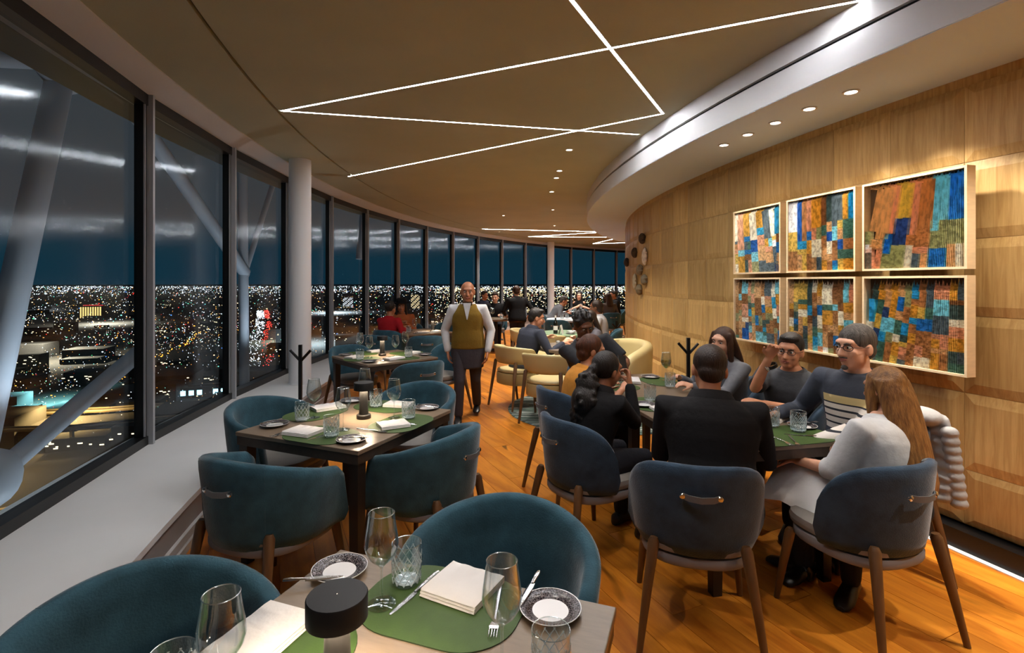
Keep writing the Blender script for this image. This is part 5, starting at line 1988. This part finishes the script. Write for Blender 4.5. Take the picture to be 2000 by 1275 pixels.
# diners at the long table
person('woman in black jacket with big curly ponytail resting her face on her hand', .44, 3.13, (.84, .54), BLK, 'tan', hip=.52, lean=17, collar='jacket', side=0, head=(-2, 6, 6), w=1.0, s=.91,
       lh=(.60, 3.42, .86), rh=(.76, 3.33, .93), hair='ponytail', hcol='black', curl=(.6, .9), group=GD, pole=((-.5, -.3, -.8), (.2, .2, -1)), palm=(None, (-.5, -.6, .2)))
person('woman in mustard top with smooth auburn hair, behind the ponytailed woman', .44, 3.93, (.96, .26), MUST, 'mid', hip=.52, lean=16, head=(-12, 14, 0), w=.93, s=.94,
       lh=(.80, 4.15, .80), rh=(.80, 3.80, .80), hair='bun', hcol='auburn', sleeve='short', group=GD)
person('man in charcoal top with dark curly hair bending over the phone in his hands', .80, 5.02, (.10, -1), cloth('charcoal_top', (52, 54, 58)), 'dark', hip=.60, lean=8, side=15, head=(16, 26, 10), w=1.12, s=1.0,
       lh=(1.01, 4.60, .845), rh=(.90, 4.60, .845), hair='curly', hcol='black', sleeve='short', curl=(.9, .9), group=GD, palm=((1, 0, .3), (-1, 0, .3)), pole=((-.7, -.2, -.5), (.7, -.2, -.5)))
ph = thing('phone', 'dark smartphone held over the long table by the man in charcoal', 'phone', (.955, 4.475, .90))
b = MB().box((0, 0, 0), (.074, .008, .15)).build('phone_case', M['black'], ph, smooth=False, bevel=.003)
MB().box((0, .0045, 0), (.068, .001, .142)).build('screen', mat('phone_screen', (120, 140, 160), .1), ph, smooth=False)
ph.rotation_euler = (radians(-38), radians(10), radians(10))
person('broad man in black suit seen from behind with short dark hair', .99, 2.56, (.16, .98), BLK, 'mid', hip=.53, lean=17, collar='jacket', side=3, head=(0, 16, 4), w=1.22, s=1.03,
       lh=(.96, 2.98, .80), rh=(1.26, 2.93, .79), hair='buzz', hcol='dkbrown', group=GD, pole=((-.35, -.3, -.9), (.45, -.4, -.8)))
person('smiling woman in grey top with long brown hair, near the wood wall', 1.78, 4.22, (-.86, -.50), GREY, 'light', hip=.535, lean=6, head=(8, 2, -5), w=.95, s=.95,
       lh=(1.40, 3.98, .80), rh=(1.40, 4.30, .80), hair='long', hcol='brown', group=GD)
P5 = person('man in charcoal t-shirt and spectacles holding one hand up to his face', 2.00, 3.66, (-.72, -.70), CHAR, 'mid', hip=.53, lean=6, head=(2, 4, -4), w=1.08, s=.97,
       lh=(1.66, 3.40, .80), rh=(1.70, 3.43, 1.09), sleeve='short', hair='short', hcol='black', glasses=True, curl=(.4, .7), group=GD, pole=((-.5, -.4, -.6), (.4, .2, -1)), palm=(None, (-.4, .5, .1)))
person('man in grey zip sweater with striped chest, spectacles and goatee, facing left', 2.03, 3.00, (-.80, -.60), tee_stripes(), 'light', hip=.60, lean=5, head=(-22, 3, 0), w=1.02, s=1.03,
       lh=(1.66, 2.84, .72), rh=(1.62, 3.16, .80), hair='buzz', hcol='grey', glasses=True, beard=True, group=GD)
P7 = person('woman in white top with very long light brown hair, seen from behind', 1.82, 2.50, (-.40, .92), WHITE, 'light', hip=.525, lean=4, side=3, head=(-4, 8, 4), w=1.04, s=.88,
       lh=(1.52, 2.76, .65), rh=(1.60, 2.84, .66), sleeve='wide', hair='verylong', hcol='blonde', pants=cloth('black_leggings', (30, 31, 34)), curl=(.6, .6), group=GD, hx=.05, hy=-.01, pole=((-.15, -.6, -.75), (.15, -.6, -.75)))
wt = thing('wristwatch', 'black wristwatch on the raised arm of the man in spectacles', 'watch', (0, 0, 0))
wa, wb = Vector((1.715, 3.43, 1.06)), Vector((1.77, 3.44, .96))
dz = (wb - wa).normalized()
wm = MB()
wm.T = Matrix.Translation(wa.lerp(wb, .15)) @ dz.to_track_quat('Z', 'Y').to_matrix().to_4x4()
wm.lathe([(.031, -.011), (.036, -.010), (.036, .010), (.031, .011), (.031, -.011)], 24, cap=False)
wm.build('band', M['black'], wt)
wm = MB()
wm.T = Matrix.Translation(wa.lerp(wb, .15)) @ dz.to_track_quat('Z', 'Y').to_matrix().to_4x4() @ Matrix.Translation((0, -.037, 0)) @ Matrix.Rotation(radians(90), 4, 'X')
wm.lathe([(.019, -.002), (.019, .006), (.016, .008), (.001, .008)], 20)
wm.build('case', M['steel'], wt)

# napkin in the lap of the long-haired woman
rings = []
lw = Matrix.Rotation(atan2(.40, .92), 3, 'Z')
for i in range(15):
    u = -.27 + .54 * i / 14
    row_t, row_b = [], []
    for j in range(9):
        vv = .12 + .36 * j / 8
        bx = abs(u)
        z = .625 - .0 * vv
        if bx > .12:
            z -= (bx - .12) * 1.15
        z += .016 * cos(u * 16) * (1 if bx < .14 else .2) - .03 * max(0, vv - .38) / .1 + .006 * sin(vv * 40 + u * 20)
        p_ = lw @ Vector((u, vv, 0))
        row_t.append((1.79 + p_.x, 2.50 + p_.y, z + .004))
        row_b.append((1.79 + p_.x, 2.50 + p_.y, z))
    rings.append(row_t + row_b[::-1])
o = MB().loft(rings).build('lap_napkin', M['linen'], angle=60)
tag(o, 'large white napkin draped over the lap of the long-haired woman', 'napkin')

# quilted jacket on the wall-side chair
jm = MB()
JC = Vector((2.29, 2.88, 0))
JA = Vector((.50, -.866, 0))
JB = Vector((.866, .50, 0))
rings = []
NR = 28
for i in range(NR + 1):
    f = i / NR
    z = .865 - .43 * f
    hwid = (.12 + .07 * min(1, f * 2.2) - .01 * f)
    puff = .030 + .020 * abs(sin(f * pi * 8)) + .012 * f
    n = 22
    ring = []
    for j in range(n):
        ca, sa = cos(2 * pi * j / n), sin(2 * pi * j / n)
        q = JC + JA * (hwid * ca * abs(ca) ** -.3 if abs(ca) > .02 else 0) + JB * (puff * sa + .018 * sin(4 * ca + 2.5 * f) - .02 * f)
        ring.append((q.x, q.y, z + .012 * sin(3 * ca + f * 4)))
    rings.append(ring)
jm.loft(rings)
q = JC - JB * .02
jm.ell((q.x, q.y, .86), (.09, .11, .05), 16, 10)
jk = thing('quilted_jacket', 'pale grey quilted jacket hung over the chair back beside the wood wall', 'jacket', (0, 0, 0))
PUF = cloth('pale_puffer', (158, 156, 155))
fuse('jacket_body', jm, .008, PUF, jk, 1)
sm_ = MB()
for k in range(9):
    f = k / 8
    p0 = JC + JA * (.13 + .04 * f) - JB * .03
    sm_.ell((p0.x, p0.y, .80 - .36 * f), (.042, .042, .032), 14, 8)
fuse('sleeve', sm_, .008, PUF, jk, 1)
p0, p1 = JC - JB * .055 + Vector((0, 0, .84)), JC - JB * .075 + Vector((0, 0, .45))
MB().tube([p0, p0.lerp(p1, .5), p1], .004, 6).build('zip', M['steel'], jk)

# round-table guests
person('man in navy suit leaning over papers at the round table', .14, 6.78, (.86, .50), NAVY, 'mid', hip=.53, lean=18, collar='jacket', head=(-24, 12, 0), w=1.08, s=1.02,
       lh=(.46, 7.12, .82), rh=(.66, 6.72, .80), hair='short', hcol='black', near=True, group='guests at the round tables')
person('dark-haired woman in grey patterned top turning left, in the curved sofa', 1.18, 7.25, (-.93, -.35), cloth('grey_patterned', (120, 116, 122), col2=(70, 68, 76)), 'light', hip=.52, lean=8, head=(4, 2, 0), w=.95, s=.93,
       lh=(.84, 7.0, .80), rh=(.88, 7.25, .80), hair='long', hcol='dkbrown', near=True, group='guests at the round tables')
person('person in pale grey shirt with tied-back hair beyond the sofa', 1.55, 8.75, (-.9, .2), LGREY, 'dark', hip=.58, lean=10, head=(0, 8, 0), w=1.0, s=.98, lh=(1.15, 8.6, .8), rh=(1.2, 8.95, .8), hair='bun', hcol='dkbrown', near=False, group='guests at the round tables')
# window-side guests
person('woman in red jacket with dark curly hair, back half turned, by the window', -2.12, 8.75, (.35, .93), RED, 'tan', hip=.56, lean=8, head=(-8, 4, 0), w=1.05, s=.95, lh=(-1.95, 9.1, .8), rh=(-1.85, 8.9, .8), hair='curly', hcol='black', near=False, group='guests by the window')
HTW = person('woman in rust top and black wide-brimmed hat with folded hands', -2.08, 9.75, (.18, -.98), BRN, 'tan', hip=.56, lean=12, head=(0, 6, 0), w=1.05, s=.98, lh=(-1.92, 9.42, .84), rh=(-2.02, 9.42, .84), hair='bob', hcol='black', near=False, group='guests by the window')
ht = thing('wide_brim_hat', 'black wide-brimmed hat on the woman in the rust top', 'hat', (0, 0, 0))
hw_ = Matrix.Translation((-2.08, 9.75, 0)) @ Matrix.Rotation(atan2(-.18, -.98), 4, 'Z') @ HTW[1]
hb = MB()
hb.T = hw_
hb.lathe([(.15, .075), (.155, .079), (.095, .085), (.090, .14), (.075, .158), (.001, .16)], 28)
hb.build('crown', BLK, ht)
# far guests
FG = 'guests at the distant tables'
person('young man in black blazer sitting at the distant left table', -.42, 12.9, (.0, -1), BLK, 'light', hip=.60, lean=6, head=(-8, 6, 0), s=1.02, lh=(-.25, 12.55, .8), rh=(-.65, 12.55, .8), hair='short', hcol='dkbrown', near=False, group=FG)
person('dark-suited figure bending away over the distant left table', .12, 11.6, (-.1, 1), BLK, 'light', hip=.80, lean=16, head=(0, 10, 0), w=1.1, s=1.0, lh=(-.15, 11.9, .85), rh=(.40, 11.85, .85),
       legs=(((-.09, .08, .44), (-.10, -.03, .09), (0, 1, 0)), ((.09, .08, .44), (.10, -.03, .09), (0, 1, 0))), hair='short', hcol='brown', near=False, group=FG)
person('woman in black sleeveless top with long dark hair at the far window', 2.02, 15.6, (-.1, -1), BLK, 'light', hip=.60, lean=6, head=(0, 4, 0), w=.95, s=.97, sleeve='none', lh=(1.75, 15.3, .80), rh=(2.32, 15.3, .80), hair='long', hcol='dkbrown', near=False, group=FG)
person('dark-haired guest in black jacket with pale scarf beside the wood wall', 3.02, 15.0, (-1, -.15), BLK, 'tan', hip=.62, lean=4, head=(0, 4, 0), s=1.0, lh=(2.7, 14.8, .8), rh=(2.7, 15.1, .8), hair='short', hcol='black', near=False, group=FG)
person('guest in grey shirt leaning forward by the second column', 1.00, 13.4, (1, .1), GREY, 'mid', hip=.60, lean=34, head=(0, 20, 0), s=1.0, lh=(1.4, 13.6, .8), rh=(1.4, 13.2, .8), hair='short', hcol='grey', near=False, group=FG)
person('guest in dark blue beyond the waiter\'s shoulder', -.85, 14.45, (.8, -.5), cloth('dark_blue_top', (36, 40, 60)), 'tan', hip=.62, lean=6, head=(0, 4, 0), s=1.0, hair='short', hcol='black', near=False, group=FG)
person('brown-haired woman in grey seen from behind at the far right table', 2.55, 13.6, (-.2, 1), cloth('warm_grey_top', (96, 84, 78)), 'light', hip=.60, lean=4, head=(10, 2, 0), w=.95, s=.96, hair='long', hcol='brown', near=False, group=FG)

# distant tables and chairs
def far_table(x, y, r, label, cloth_=True):
    t = round_table(x, y, r, label, 'whitecloth' if cloth_ else 'tabletop')
    return t
far_table(-.38, 12.15, .40, 'dark round table before the young man in the blazer', False)
far_table(1.35, 12.0, .55, 'white-topped round table with glasses in the middle distance')
far_table(1.80, 14.7, .50, 'white-topped round table before the woman in black')
far_table(2.45, 15.0, .36, 'small white-topped table beside the wood wall')
for (x, y, fx, fy, l) in ((.98, 11.05, .3, .95, 'teal chair with a jacket-dark back at the middle distance table'), (1.62, 11.25, -.3, .95, 'teal chair at the right of the middle distance table'), (1.60, 14.0, .1, 1, 'teal chair in front of the far white table'),
                          (-.42, 12.95, 0, -1, 'chair under the young man in the blazer'), (2.02, 15.65, 0, -1, 'chair under the woman in black by the far window'), (3.05, 15.0, -1, 0, 'chair under the guest with the pale scarf'),
                          (.95, 13.4, 1, 0, 'chair under the leaning guest in grey'), (-.80, 14.5, .8, -.5, 'chair under the guest in dark blue'), (2.55, 13.55, -.2, 1, 'chair under the brown-haired woman in grey'),
                          (-2.04, 8.72, .35, .93, 'chair under the woman in the red jacket'), (-1.98, 9.82, .18, -.98, 'chair under the woman in the hat'), (1.60, 8.78, -.95, .2, 'chair under the person in pale grey')):
    chair('dining', x, y, fx, fy, l, 'chairs at the distant tables')
fr_ = random.Random(9)
spots = [(-.45, 12.05), (-.25, 12.2), (-.5, 12.3), (1.15, 11.9), (1.45, 11.85), (1.3, 12.2), (1.6, 12.1), (1.65, 14.6), (1.95, 14.6), (1.8, 14.85), (2.45, 14.9), (2.5, 15.1)]
wh = ['left front of the dark distant table', 'right of the dark distant table', 'far left of the dark distant table', 'left of the middle distance table', 'front of the middle distance table', 'far side of the middle distance table', 'right of the middle distance table',
      'left of the far white table', 'right of the far white table', 'back of the far white table', 'near side of the small wall-side table', 'far side of the small wall-side table']
for i, (x, y) in enumerate(spots):
    put('wine' if i % 2 == 0 else 'tumbler', x, y, ('wine glass at the ' if i % 2 == 0 else 'tumbler at the ') + wh[i], 0, TT)
for i, (x, y, l) in enumerate(((1.2, 11.72, 'front of the middle distance table'), (1.55, 11.95, 'right half of the middle distance table'), (1.75, 14.45, 'front of the far white table'))):
    napkin(x, y, i * .5, .24, .18, 'white napkin at the ' + l, TT)
